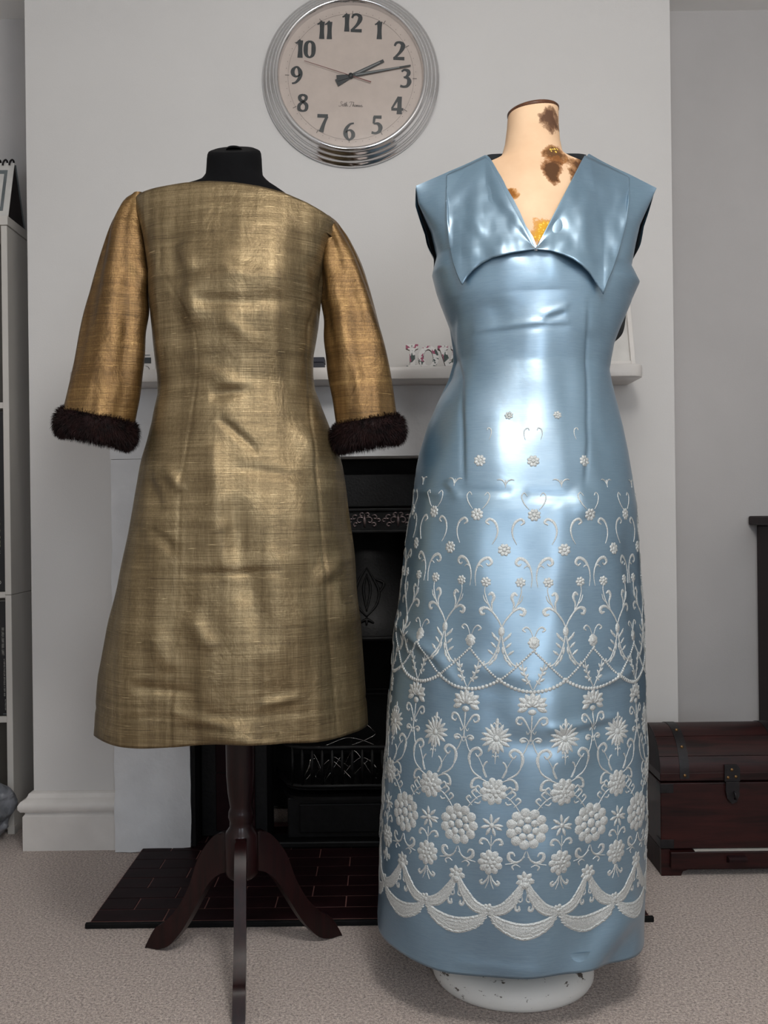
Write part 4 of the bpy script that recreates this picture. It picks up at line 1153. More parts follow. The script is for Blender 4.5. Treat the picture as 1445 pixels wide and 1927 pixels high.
def cuff(uv, halfw, tilt, seed, d):
    c = W(uv[0], uv[1], d)
    rn = random.Random(seed)
    A, Bq, tz, tr = halfw, halfw * 0.78, 0.0225, 0.0130
    ct, st_ = math.cos(tilt), math.sin(tilt)
    def surf(a, p, h=0.0):
        rr = tr + h; zz = tz + h
        lump = 1 + 0.08 * noise.noise(Vector((math.cos(a) * 3, math.sin(a) * 3, seed)))
        x = (A + rr * math.cos(p)) * math.cos(a); y = (Bq + rr * math.cos(p)) * math.sin(a); z = zz * math.sin(p) * lump
        return Vector((c[0] + x * ct - z * st_, c[1] - y, c[2] + x * st_ + z * ct))
    b = MB(); n, m = 64, 20
    rings = [[tuple(surf(2 * math.pi * i / n, 2 * math.pi * k / m)) for k in range(m)] for i in range(n)]
    rings.append(rings[0])
    b.loft(rings, True)
    cu = b.build('cuff', MAT['fur'], GOLD, True, recalc=True)
    b = MB(); vs, fs = [], []
    for i in range(15000):
        a = rn.uniform(0, 2 * math.pi); p = rn.uniform(-math.pi, math.pi)
        if math.cos(p) < -0.45: continue
        p0 = surf(a, p); nrm = (surf(a, p, 0.01) - p0).normalized()
        tang = (surf(a + 0.02, p) - p0).normalized()
        d_ = (nrm * rn.uniform(0.4, 0.9) + Vector((0, 0, -1)) * rn.uniform(0.15, 0.7) + tang * rn.uniform(-0.45, 0.45) + Vector((rn.uniform(-.15, .15), 0, rn.uniform(-.1, .1)))).normalized()
        L_ = rn.uniform(0.006, 0.0125); wv = d_.cross(nrm + Vector((0.01, 0.02, 0))).normalized() * rn.uniform(0.0003, 0.00055)
        bend = Vector((0, 0, -1)) * L_ * 0.25
        k = len(vs)
        mid = p0 + d_ * L_ * 0.55
        vs += [tuple(p0 - wv), tuple(p0 + wv), tuple(mid + wv * 0.8), tuple(mid - wv * 0.8), tuple(p0 + d_ * L_ + bend)]
        fs += [(k, k + 1, k + 2, k + 3), (k + 3, k + 2, k + 4)]
    b.add(vs, fs)
    b.build('fur_pile', MAT['fur'], cu, kind='stuff')
cuff((181, 805), 0.0620, -0.22, 3, GD - 0.041)
cuff((693, 814), 0.0545, 0.16, 8, GD - 0.041)

# ================================================================== CREAM DRESS FORM
ND = 1.755
NX = W(965, 1860, ND)[0]
NFORM = empty('cream_dress_form', (NX, ND, 0), 'cream stained dress form on a white disc base, wearing the blue gown', 'mannequin')
nL = edge_fn([(782, 300), (782, 354), (787, 387), (811, 441), (821, 485), (813, 517), (821, 549), (833, 583), (845, 617), (850, 655), (851, 682), (842, 715), (821, 759), (806, 799), (790, 854), (779, 917), (770, 990), (762, 1056), (755, 1122), (744, 1199), (736, 1275), (731, 1320), (724, 1392), (716, 1478), (712, 1550), (710, 1620), (707, 1700), (704, 1760)], ND)
nR = edge_fn([(1232, 300), (1232, 358), (1221, 383), (1201, 427), (1189, 478), (1183, 508), (1199, 537), (1180, 580), (1164, 617), (1150, 650), (1143, 680), (1140, 700), (1146, 725), (1155, 763), (1166, 807), (1175, 851), (1182, 898), (1188, 946), (1193, 1008), (1197, 1063), (1202, 1137), (1206, 1210), (1208, 1290), (1208, 1384), (1206, 1496), (1201, 1592), (1198, 1700), (1196, 1790)], ND)
nC = lambda z: (nL(z) + nR(z)) / 2
nA_ = lambda z: (nR(z) - nL(z)) / 2
nB = interp_fn([(0.05, 0.236), (0.30, 0.236), (0.60, 0.214), (0.85, 0.180), (1.00, 0.140), (1.11, 0.118), (1.20, 0.122), (1.245, 0.124), (1.30, 0.120)])
ZB = W(1000, 575, ND)[2]
nHem = interp_fn([(-1, 0.110), (-0.5, 0.104), (0.0, 0.106), (0.5, 0.106), (1, 0.098)])
_sh = [(782, 354), (845, 327), (918, 296), (960, 291), (1005, 289), (1055, 290), (1099, 293), (1180, 332), (1232, 358)]
nSh = interp_fn([(W(u, v, ND)[0], W(u, v, ND)[2]) for u, v in _sh])

NCR = px_creases([
    (905, 599, 1085, 588, 0.0035, 0.0032), (910, 606, 1080, 596, 0.005, -0.002), (1035, 576, 1082, 560, 0.004, 0.0035), (1040, 586, 1075, 573, 0.004, -0.0025),
    (930, 545, 960, 585, 0.012, -0.0025), (850, 905, 868, 935, 0.006, 0.006), (840, 925, 872, 918, 0.005, -0.004), (790, 920, 850, 930, 0.004, 0.003), (880, 922, 960, 925, 0.004, -0.003),
    (1000, 930, 1090, 935, 0.006, -0.004), (1090, 925, 1110, 965, 0.014, 0.007), (755, 1195, 830, 1245, 0.006, 0.007), (830, 1245, 860, 1290, 0.007, 0.006), (870, 1250, 1000, 1275, 0.012, 0.004),
    (1030, 1365, 1160, 1355, 0.006, 0.006), (1030, 1372, 1160, 1364, 0.006, -0.004), (1130, 1285, 1205, 1270, 0.006, 0.005), (960, 1385, 1040, 1395, 0.012, -0.004), (1040, 1425, 1110, 1400, 0.014, 0.005),
    (1080, 1850, 1180, 1730, 0.020, 0.014), (1120, 1840, 1195, 1770, 0.016, -0.010), (860, 1800, 1010, 1800, 0.006, 0.002), (780, 1250, 800, 1400, 0.02, -0.005), (795, 700, 800, 900, 0.02, 0.004),
    (1130, 760, 1160, 900, 0.014, -0.005), (1135, 620, 1130, 740, 0.012, -0.006), (855, 620, 862, 740, 0.012, -0.006), (830, 760, 815, 850, 0.014, -0.004), (1050, 980, 1120, 1060, 0.03, 0.005), (960, 960, 1000, 1080, 0.03, -0.004),
    (880, 950, 905, 1100, 0.02, 0.004)], ND - 0.19)
dartL = edge_fn([(864, 640), (876, 700), (877, 800), (878, 930)], ND - 0.14)
dartR = edge_fn([(1113, 640), (1112, 700), (1104, 830), (1090, 935)], ND - 0.14)
def front_y(X, Z):
    """depth of the bodice front above the bust line"""
    zs_ = nSh(X); q = min(1.0, max(0.0, (Z - ZB) / max(1e-4, zs_ - ZB)))
    zq = min(Z, nSh(nC(ZB)))
    s = max(-1.0, min(1.0, (X - nC(Z)) / nA_(Z)))
    c = math.sqrt(max(0.0, 1 - s * s)) ** 0.85
    D = nB(ZB) * c * (1 - q ** 1.7) + 0.012 * q + 0.050 * q * gauss(X - W(1003, 300, ND)[0], 0.062)
    return ND - D
def gown_pt(th, z, extra=0.0):
    s, c = math.sin(th), math.cos(th)
    a, b_, xc = nA_(z), nB(z), nC(z)
    x = xc + a * s; y = ND - b_ * math.copysign(abs(c) ** 0.92, c)
    nx, ny = s / a, -c / b_
    l = math.hypot(nx, ny); nx /= l; ny /= l
    n1 = noise.noise(Vector((x * 13 + 3, (y - ND) * 10, z * 3.0))); n2 = noise.noise(Vector((x * 20, (y - ND) * 14, z * 13 + 9)))
    fade = 1 - sst(ZB - 0.03, ZB, z) * 0.6
    d = (0.0075 * n1 + 0.0026 * n2) * fade
    d += 0.004 * sst(0.7, 0.1, z) * math.sin(6 * th + 1.2 + 2 * z)
    if c > 0.0:
        for g in NCR: d += seg_crease(x, z, *g) * 0.8
        zt_, zb_ = 1.14, 0.875
        f = sst(zb_, zb_ + 0.06, z) * sst(zt_ + 0.09, zt_, z)
        if f > 0:
            e1, e2 = x - dartL(z), dartR(z) - x
            st = (1 / (1 + math.exp(-e1 / 0.0012))) * (1 / (1 + math.exp(-e2 / 0.0012))) if min(abs(e1), abs(e2)) < 0.03 else (1.0 if e1 > 0 and e2 > 0 else 0.0)
            d += 0.0035 * f * st - 0.002 * f * (gauss(e1 + 0.004, 0.003) + gauss(e2 + 0.004, 0.003))
    d += extra
    return (x + nx * d, y + ny * d, z), (nx, ny, 0.0)

# V neckline and shoulder line of the front, as (s, Z)
vpts = [(782, 354, 0.0), (845, 327, 0.0), (912, 299, 0.01), (920, 306, 0.02), (960, 380, 0.07), (985, 428, 0.10), (1007, 470, 0.11), (1030, 430, 0.10), (1060, 376, 0.07), (1095, 308, 0.02), (1103, 297, 0.01), (1180, 332, 0.0), (1232, 358, 0.0)]
vt = []
for u, v, dd in vpts:
    x, _, z = W(u, v, ND - dd); vt.append(((x - nC(z)) / nA_(z), z))
vTop = interp_fn(vt)

# stained form surface
def mat_form():
    m = NT('stained_cream_linen')
    n = m.noise(m.mapping((1, 1, 1)), 42, 5, 0.65); n2 = m.noise(m.mapping((1, 1, 1)), 9, 4)
    weave = m.noise(m.mapping((1, 1, 1)), 700, 2)
    col = m.ramp(n2, [(0.3, lin(212, 176, 142)), (0.7, lin(230, 198, 164))])
    off = Vector(NFORM.location)
    def spot(u, v, d, rx, rz, c0, c1, edge=0.42):
        p = Vector(W(u, v, d)) - off
        vm = m.t.nodes.new('ShaderNodeMapping'); vm.vector_type = 'POINT'
        sx, sz = 1 / rx, 1 / rz
        vm.inputs['Scale'].default_value = (sx, 4, sz); vm.inputs['Location'].default_value = (-p.x * sx, -p.y * 4, -p.z * sz)
        m.L(m.tc.outputs['Object'], vm.inputs[0])
        ln = m.t.nodes.new('ShaderNodeVectorMath'); ln.operation = 'LENGTH'; m.L(vm.outputs[0], ln.inputs[0])
        f = m.math('ADD', m.math('SUBTRACT', 1.0, ln.outputs['Value']), m.math('MULTIPLY', m.math('SUBTRACT', n, 0.5), 1.9))
        mask = m.ramp(f, [(0.02, (0, 0, 0, 1)), (0.16, (0.75, 0.75, 0.75, 1)), (edge, (1, 1, 1, 1))])
        inner = m.ramp(f, [(0.1, c0), (0.5, c1)])
        return mask, inner
    for args in ((1036, 222, 1.71, 0.021, 0.026, lin(120, 84, 58), lin(92, 66, 50)), (1038, 292, 1.70, 0.024, 0.024, lin(150, 98, 50), lin(96, 66, 40)), (1037, 322, 1.69, 0.020, 0.034, lin(140, 88, 44), lin(84, 56, 34)),
                 (1092, 330, 1.71, 0.028, 0.036, lin(150, 100, 52), lin(90, 62, 42)), (958, 366, 1.67, 0.017, 0.013, lin(190, 132, 66), lin(140, 88, 36)),
                 (1026, 440, 1.645, 0.026, 0.026, lin(196, 130, 40), lin(214, 160, 46))):
        mk, inn = spot(*args); col = m.mix(mk, col, inn)
    # flaking gold leaf in two of the stains
    fl = m.voro(m.mapping((1, 1, 1)), 210)
    for (u, v, d, rx, rz) in ((1028, 444, 1.645, 0.020, 0.024), (1041, 282, 1.70, 0.009, 0.008), (953, 368, 1.67, 0.008, 0.007)):
        mk, inn = spot(u, v, d, rx, rz, lin(232, 190, 70), lin(250, 214, 96))
        mk2 = m.math('MULTIPLY', mk, m.ramp(fl, [(0.30, (1, 1, 1, 1)), (0.45, (0, 0, 0, 1))]))
        col = m.mix(mk2, col, lin(244, 206, 96))
    m.set(color=col, rough=0.75, spec=0.2)
    m.bump(m.math('ADD', m.math('MULTIPLY', weave, 0.3), n), 0.15, 0.002)
    return m.m
MAT['form'] = mat_form()
b = MB(); rings = []
nk = 80
for v in (213.5, 215, 225, 240, 255, 270, 282, 290, 296, 302, 308, 315, 323, 332, 343, 356, 372, 392, 415, 440, 470, 500, 530, 560, 600, 650, 700, 780, 860):
    z = W(1003, v, ND)[2]
    hw = np.interp(v, [213, 240, 270, 290, 296, 302, 308, 315, 323, 332, 343, 356, 372, 392, 440, 500, 560, 700, 860], [47, 48, 51, 56, 59, 66, 78, 96, 120, 144, 164, 178, 186, 184, 168, 160, 152, 132, 160]) / 1026.0
    cx = W(np.interp(v, [213, 290, 400, 560, 860], [1003, 1001, 1003, 1003, 985]), v, ND)[0]
    fy = np.interp(v, [213, 290, 330, 400, 500, 560, 700, 860], [0.046, 0.055, 0.07, 0.09, 0.11, 0.115, 0.105, 0.15])
    by = np.interp(v, [213, 290, 400, 560, 860], [0.046, 0.055, 0.07, 0.09, 0.12])
    ring = []
    for k in range(nk):
        a = 2 * math.pi * k / nk
        x = cx + hw * math.sin(a); c = math.cos(a)
        y = ND - (fy if c > 0 else by) * math.copysign(abs(c) ** 0.9, c)
        zz = z - (0.010 * math.sin(a)) * 0
        if c > -0.2 and v > 292:
            lim = (front_y(x, zz) if zz > ZB else ND - nB(zz) * math.sqrt(max(0, 1 - ((x - nC(zz)) / nA_(zz)) ** 2))) + 0.007
            y = max(y, lim) if v > 300 else y
            if c > 0.25 and v > 335 and abs(x - cx) < 0.085: y = lim
        ring.append((x, y, zz + (0.0045 * math.sin(a) if v < 216 else 0)))
    rings.append(ring)
b.loft(rings, True, False, True)
ft = b.build('torso', MAT['form'], NFORM, True)
z0 = W(1003, 213.5, ND)
b = MB(); cap = []
for (k, h) in ((1.0, -0.002), (1.03, 0.0), (1.03, 0.004), (0.98, 0.006), (0.5, 0.007), (0.01, 0.007)):
    cap.append([(z0[0] + 0.0458 * k * math.sin(2 * math.pi * i / 48), ND - 0.046 * k * math.cos(2 * math.pi * i / 48), z0[2] + h + 0.0045 * math.sin(2 * math.pi * i / 48)) for i in range(48)])
b.loft(cap, True).build('neck_cap', wood('walnut_cap', lin(60, 36, 22), lin(110, 70, 46), 0.5, 0.1), NFORM, True)
# seam lines on the form: neck seam and centre front
zn_ = W(1001, 292, ND)[2]
MB().tube([(W(1001, 292, ND)[0] + 0.0555 * math.sin(t), ND - 0.0562 * math.cos(t), zn_ - 0.004 * math.cos(t)) for t in np.linspace(-1.4, 1.4, 30)], 0.0005, 5).build('neck_seam', plain('seam_thread', lin(168, 132, 104), 0.8), NFORM, True)
prof = [(0.014, 0.80), (0.014, 0.060), (0.028, 0.052), (0.060, 0.050), (0.110, 0.046), (0.130, 0.041), (0.141, 0.032), (0.146, 0.020), (0.146, 0.010), (0.142, 0.003), (0.136, 0.0), (0.001, 0.0)]
MB().lathe(prof, (NX, ND, 0), 72).build('stand', MAT['distress'], NFORM, 50)

# ================================================================== BLUE GOWN
GOWN = empty('blue_gown', (NX, ND, 0.1), 'long pale blue satin gown with wide collar and silver floral embroidery', 'dress')
NC, NR, NU = 320, 250, 60
ths = [-math.pi + 2 * math.pi * k / NC for k in range(NC)]
rows = []
for j in range(NR + 1):
    t = j / NR; row = []
    for th in ths:
        zh = nHem(math.sin(th)) + 0.003 * math.sin(4 * th + 0.7)
        row.append(gown_pt(th, zh + (ZB - zh) * t)[0])
    rows.append(row)
hx = NX
inner = [(hx + (p[0] - hx) * 0.985, ND + (p[1] - ND) * 0.985, p[2] + 0.03) for p in rows[0]]
inner2 = [(hx + (p[0] - hx) * 0.993, ND + (p[1] - ND) * 0.993, p[2] + 0.0005) for p in rows[0]]
b = MB()
b.loft([inner, inner2] + rows, True)
# upper front and back continue from the bust ring; armholes stay open
base0 = (NR + 2) * NC
k0, k1 = NC // 4, 3 * NC // 4       # th -pi/2 .. pi/2
front_cols = list(range(k0, k1 + 1))
back_cols = list(range(k1, NC)) + list(range(0, k0 + 1))
def upper(cols, front):
    prev = [base0 + k for k in cols]
    for i in range(1, NU + 1):
        t = i / NU; cur = []
        for k in cols:
            th = ths[k]; s = math.sin(th)
            edge = abs(math.cos(th)) < 1e-6
            zt_ = vTop(s) if front else (interp_fn([(-1, vt[0][1]), (-0.62, W(845, 327, ND)[2]), (-0.38, W(918, 298, ND)[2]), (0, W(1003, 300, ND)[2] - 0.006), (0.38, W(1099, 296, ND)[2]), (0.62, W(1180, 332, ND)[2]), (1, vt[-1][1])])(s))
            z = ZB + (zt_ - ZB) * t
            x = nC(z) + nA_(z) * s
            if front:
                y = front_y(x, z)
                bas = rows[-1][k]; y += (bas[1] - front_y(nC(ZB) + nA_(ZB) * s, ZB)) * (1 - t) ** 3
                y -= 0.0065 * noise.noise(Vector((x * 19, z * 13, 2.0))) * math.sin(math.pi * t)
            else:
                q = min(1.0, (z - ZB) / max(1e-4, nSh(x) - ZB))
                y = ND + nB(ZB) * abs(math.cos(th)) ** 0.9 * (1 - q ** 2.4) + 0.062 * q * gauss(x - W(1003, 300, ND)[0], 0.06)
                x += 0.012 * abs(s) ** 6 * math.copysign(1, s) * sst(0.30, 0.55, t) * math.sin(math.pi * t)
            cur.append((x, y, z))
        idx0 = len(b.v)
        b.v += [tuple(map(float, p)) for p in cur]
        now = list(range(idx0, idx0 + len(cur)))
        for m_ in range(len(cols) - 1):
            b.f.append((prev[m_], prev[m_ + 1], now[m_ + 1], now[m_]))
        prev = now
upper(front_cols, True)
upper(back_cols, False)
b.build('body', MAT['satin'], GOWN, True)

# dark lining seen through the armholes and behind the neck
b = MB()
rings = []
for i in range(24):
    t = i / 23; ring = []
    for k in back_cols:
        th = ths[k]; s = math.sin(th)
        ztp = interp_fn([(-1, vt[0][1] - 0.002), (-0.62, W(845, 329, ND)[2]), (-0.38, W(918, 296, ND)[2]), (0, W(1003, 302, ND)[2] - 0.006), (0.38, W(1099, 294, ND)[2]), (0.62, W(1180, 334, ND)[2]), (1, vt[-1][1] - 0.002)])(s)
        z0_ = ZB - 0.01
        z = z0_ + (ztp - z0_) * t
        zz = z
        x = nC(zz) + nA_(zz) * s * 0.985
        q = max(0.0, min(1.0, (z - ZB) / max(1e-4, nSh(x) - ZB)))
        y = ND + nB(ZB) * 0.94 * abs(math.cos(th)) ** 0.9 * (1 - q ** 2.4) + 0.060 * q * gauss(x - W(1003, 300, ND)[0], 0.06) - 0.003 - 0.006 * (1 - abs(s)) * (1 - q)
        x += 0.011 * abs(s) ** 6 * math.copysign(1, s) * sst(0.30, 0.55, t) * math.sin(math.pi * t)
        ring.append((x, y, z))
    rings.append(ring)
b.loft(rings, False)
b.build('lining', MAT['lining'], GOWN, True)
# loose side flap below the right armhole with its dark facing
fl = [W(*p) for p in ((1150, 648, ND + 0.03), (1170, 628, ND + 0.035), (1176, 600, ND + 0.035), (1176, 585, ND + 0.03))]
b = MB(); prv = []
fin = [W(*p) for p in ((1146, 640, ND + 0.0), (1160, 612, ND + 0.0), (1170, 592, ND + 0.0), (1178, 575, ND + 0.0))]
b.loft([[tuple(p) for p in catmull(fl, 6)], [tuple(p) for p in catmull(fin, 6)]], False)
b.build('lining_flap', MAT['lining'], GOWN, True, solid=0.002)

# collar stand rising behind the neck, dark inside
st_t = catmull([W(914, 293, ND - 0.004), W(925, 290, ND + 0.03), W(960, 289, ND + 0.07), W(1003, 289, ND + 0.082), W(1050, 289, ND + 0.07), W(1088, 289, ND + 0.03), W(1102, 291, ND - 0.004)], 8)
b = MB().loft([[tuple(q) for q in st_t], [(q[0], q[1] + 0.004, q[2] - 0.035) for q in st_t]], False)
b.build('collar_stand', MAT['lining'], GOWN, True, solid=0.0015)

# ------------------------------------------------------------------ wide pointed collar, two halves
def collar(top, bottom, inner_x):
    tu = interp_fn(top); bu = interp_fn(bottom)
    u0, u1 = min(p[0] for p in bottom), max(p[0] for p in bottom)
    n, m = 90, 40; rings = []
    for i in range(n + 1):
        u = u0 + (u1 - u0) * i / n
        va, vb = tu(u), bu(u)
        ring = []
        for j in range(m + 1):
            v = va + (vb - va) * j / m
            d = ND - 0.06
            for _ in range(4):
                x, _, z = W(u, v, d)
                d = front_y(x, max(z, ZB - 0.02)) if z > ZB else gown_pt(math.asin(max(-0.98, min(0.98, (x - nC(z)) / nA_(z)))), z)[0][1]
                d -= 0.004 + 0.009 * sst(0.35, 1.0, j / m)
            d -= (0.0095 * noise.noise(Vector((u * 0.020, v * 0.013, 4.0))) + 0.0030 * noise.noise(Vector((u * 0.045, v * 0.035, 1.0)))) * sst(0.0, 0.3, j / m)
            x, y, z = W(u, v, d)
            ring.append((x, y, z))
        rings.append(ring)
    return rings
cl_top = [(840, 331), (845, 327), (880, 311), (914, 295), (920, 303), (1007, 468)]
cl_bot = [(840, 385), (841, 420), (845, 455), (853, 497), (862, 522), (869, 537), (878, 522), (889, 509), (906, 496), (926, 485), (963, 475.5), (1007, 468.5)]
cr_top = [(1008, 468), (1094, 303), (1100, 293), (1140, 311), (1180, 332), (1184, 336)]
cr_bot = [(1008, 468.5), (1036, 472), (1060, 479), (1078, 487), (1094, 498), (1110, 514), (1124, 536), (1135, 554), (1143, 530), (1152, 510), (1165, 470), (1178, 420), (1184, 370)]
for tp, bt in ((cl_top, cl_bot), (cr_top, cr_bot)):
    b = MB().loft(collar(tp, bt, 0), False)
    b.build('collar', MAT['satin'], GOWN, True, solid=0.0022)
p = W(1009, 469, ND - 0.135)
MB().lathe([(0.0001, 0.003), (0.002, 0.0025), (0.003, 0.0)], p, 14, axis='Y').build('neck_hook', MAT['silver_wire'], GOWN, True)

# ------------------------------------------------------------------ silver embroidery: motifs repeat every 27 degrees round the skirt
PER = math.radians(27.0)
TH0 = math.radians(-1.2)
def zf(v):
    z = 0.5
    for _ in range(12):
        d = ND - nB(z)
        z = CAMH - (v - 963.5 + 2.9) * d / FPX
    return z
KPX = lambda z: FPX / (ND - nB(z))          # pixels per metre at the front of the skirt
ZTAB = {}
def zfc(v):
    k = round(v, 1)
    if k not in ZTAB: ZTAB[k] = zf(k)
    return ZTAB[k]
class Emb:
    """stitches drawn as (dx, v): pixels right of the column's axis, image row at the front of the skirt"""
    def __init__(s, th): s.th = th; s.b = MB()
    def map(s, dx, v, h):
        z = zfc(v)
        R = 0.5 * (nA_(z) + nB(z))
        th = s.th + dx / KPX(z) / R
        lift = 0.012 * max(0.0, -math.sin(th)) ** 2 * sst(0.3, 0.75, z)
        p, n = gown_pt(th, z + lift, h)
        return p
    def stroke(s, pts, w, h=0.0016, n=5):
        ws = w if isinstance(w, (list, tuple)) else [w * k for k in np.interp(np.linspace(0, 1, len(pts)), [0, 0.3, 1], [0.45, 1.0, 0.6])]
        c = catmull([(p[0], p[1], q) for p, q in zip(pts, ws)], n)
        L, Cn, R = [], [], []
        for i, p in enumerate(c):
            t = c[min(i + 1, len(c) - 1)][:2] - c[max(i - 1, 0)][:2]
            t = t / (np.linalg.norm(t) + 1e-9); nn = np.array((-t[1], t[0])) * max(p[2] * 0.86, 0.6) / 2
            L.append(s.map(p[0] + nn[0], p[1] + nn[1], 0.0004)); Cn.append(s.map(p[0], p[1], h)); R.append(s.map(p[0] - nn[0], p[1] - nn[1], 0.0004))
        s.b.loft([L, Cn, R], False)
        return s
    def both(s, pts, w, h=0.0016, n=5):
        s.stroke(pts, w, h, n); return s.stroke([(-p[0], p[1]) for p in pts], w, h, n)
    def petal(s, cx, cy, rx, ry, ang=0.0, h=0.0024, n=10, pointed=False):
        h *= 0.55; rx *= 1.08; ry *= 1.12
        vs = [s.map(cx, cy, h)]
        ca, sa = math.cos(ang), math.sin(ang)
        mid, out = [], []
        for k in range(n):
            a = 2 * math.pi * k / n
            x, y = rx * math.cos(a), ry * math.sin(a)
            if pointed: y *= (1 - abs(math.cos(a)) ** 2 * 0.55)
            out.append(s.map(cx + x * ca - y * sa, cy + x * sa + y * ca, 0.0003))
            mid.append(s.map(cx + 0.78 * (x * ca - y * sa), cy + 0.78 * (x * sa + y * ca), h * 0.95))
        fs = [(0, 1 + k, 1 + (k + 1) % n) for k in range(n)] + [(1 + k, 1 + n + k, 1 + n + (k + 1) % n, 1 + (k + 1) % n) for k in range(n)]
        s.b.add(vs + mid + out, fs)
        return s
    def flower(s, cx, cy, r, n=8, core=0.34):
        for k in range(n):
            a = 2 * math.pi * (k + 0.5) / n
            s.petal(cx + 0.64 * r * math.cos(a), cy + 0.64 * r * math.sin(a), 0.36 * r, 0.28 * r * (8 / n) ** 0.5, a)
        return s.petal(cx, cy, core * r, core * r, h=0.0034)
    def star(s, cx, cy, r, n, a0=0.0, a1=2 * math.pi, core=0.2, wid=0.15):
        for k in range(n):
            a = a0 + (a1 - a0) * k / (n if a1 - a0 > 6.2 else n - 1)
            s.petal(cx + 0.6 * r * math.cos(a), cy + 0.6 * r * math.sin(a), 0.42 * r, wid * r, a, 0.0022, 8, True)
        return s.petal(cx, cy, core * r, core * r, h=0.0032)
    def rosette(s, cx, cy, r):
        for k in range(11):
            a = 2 * math.pi * k / 11
            s.petal(cx + 0.78 * r * math.cos(a), cy + 0.78 * r * math.sin(a), 0.23 * r, 0.22 * r, a)
        for k in range(7):
            a = 2 * math.pi * (k + 0.3) / 7
            s.petal(cx + 0.43 * r * math.cos(a), cy + 0.43 * r * math.sin(a), 0.17 * r, 0.17 * r, a, 0.003)
        for k in range(8):
            a = 2 * math.pi * (k + 0.5) / 8
            s.petal(cx + 0.60 * r * math.cos(a), cy + 0.60 * r * math.sin(a), 0.11 * r, 0.09 * r, a, 0.002)
        return s.petal(cx, cy, 0.22 * r, 0.22 * r, h=0.0036)
    def build(s, name):
        return s.b.build(name, MAT['silver'], GOWN, True)

def scroll(dx, v, k=1.0, s=1):
    """curled head opening outwards, at (dx, v)"""
    return [(dx + s * x * k, v + y * k) for x, y in ((0, 22), (2, 8), (8, -3), (17, -8), (25, -4), (26, 4), (20, 7), (17, 3))]

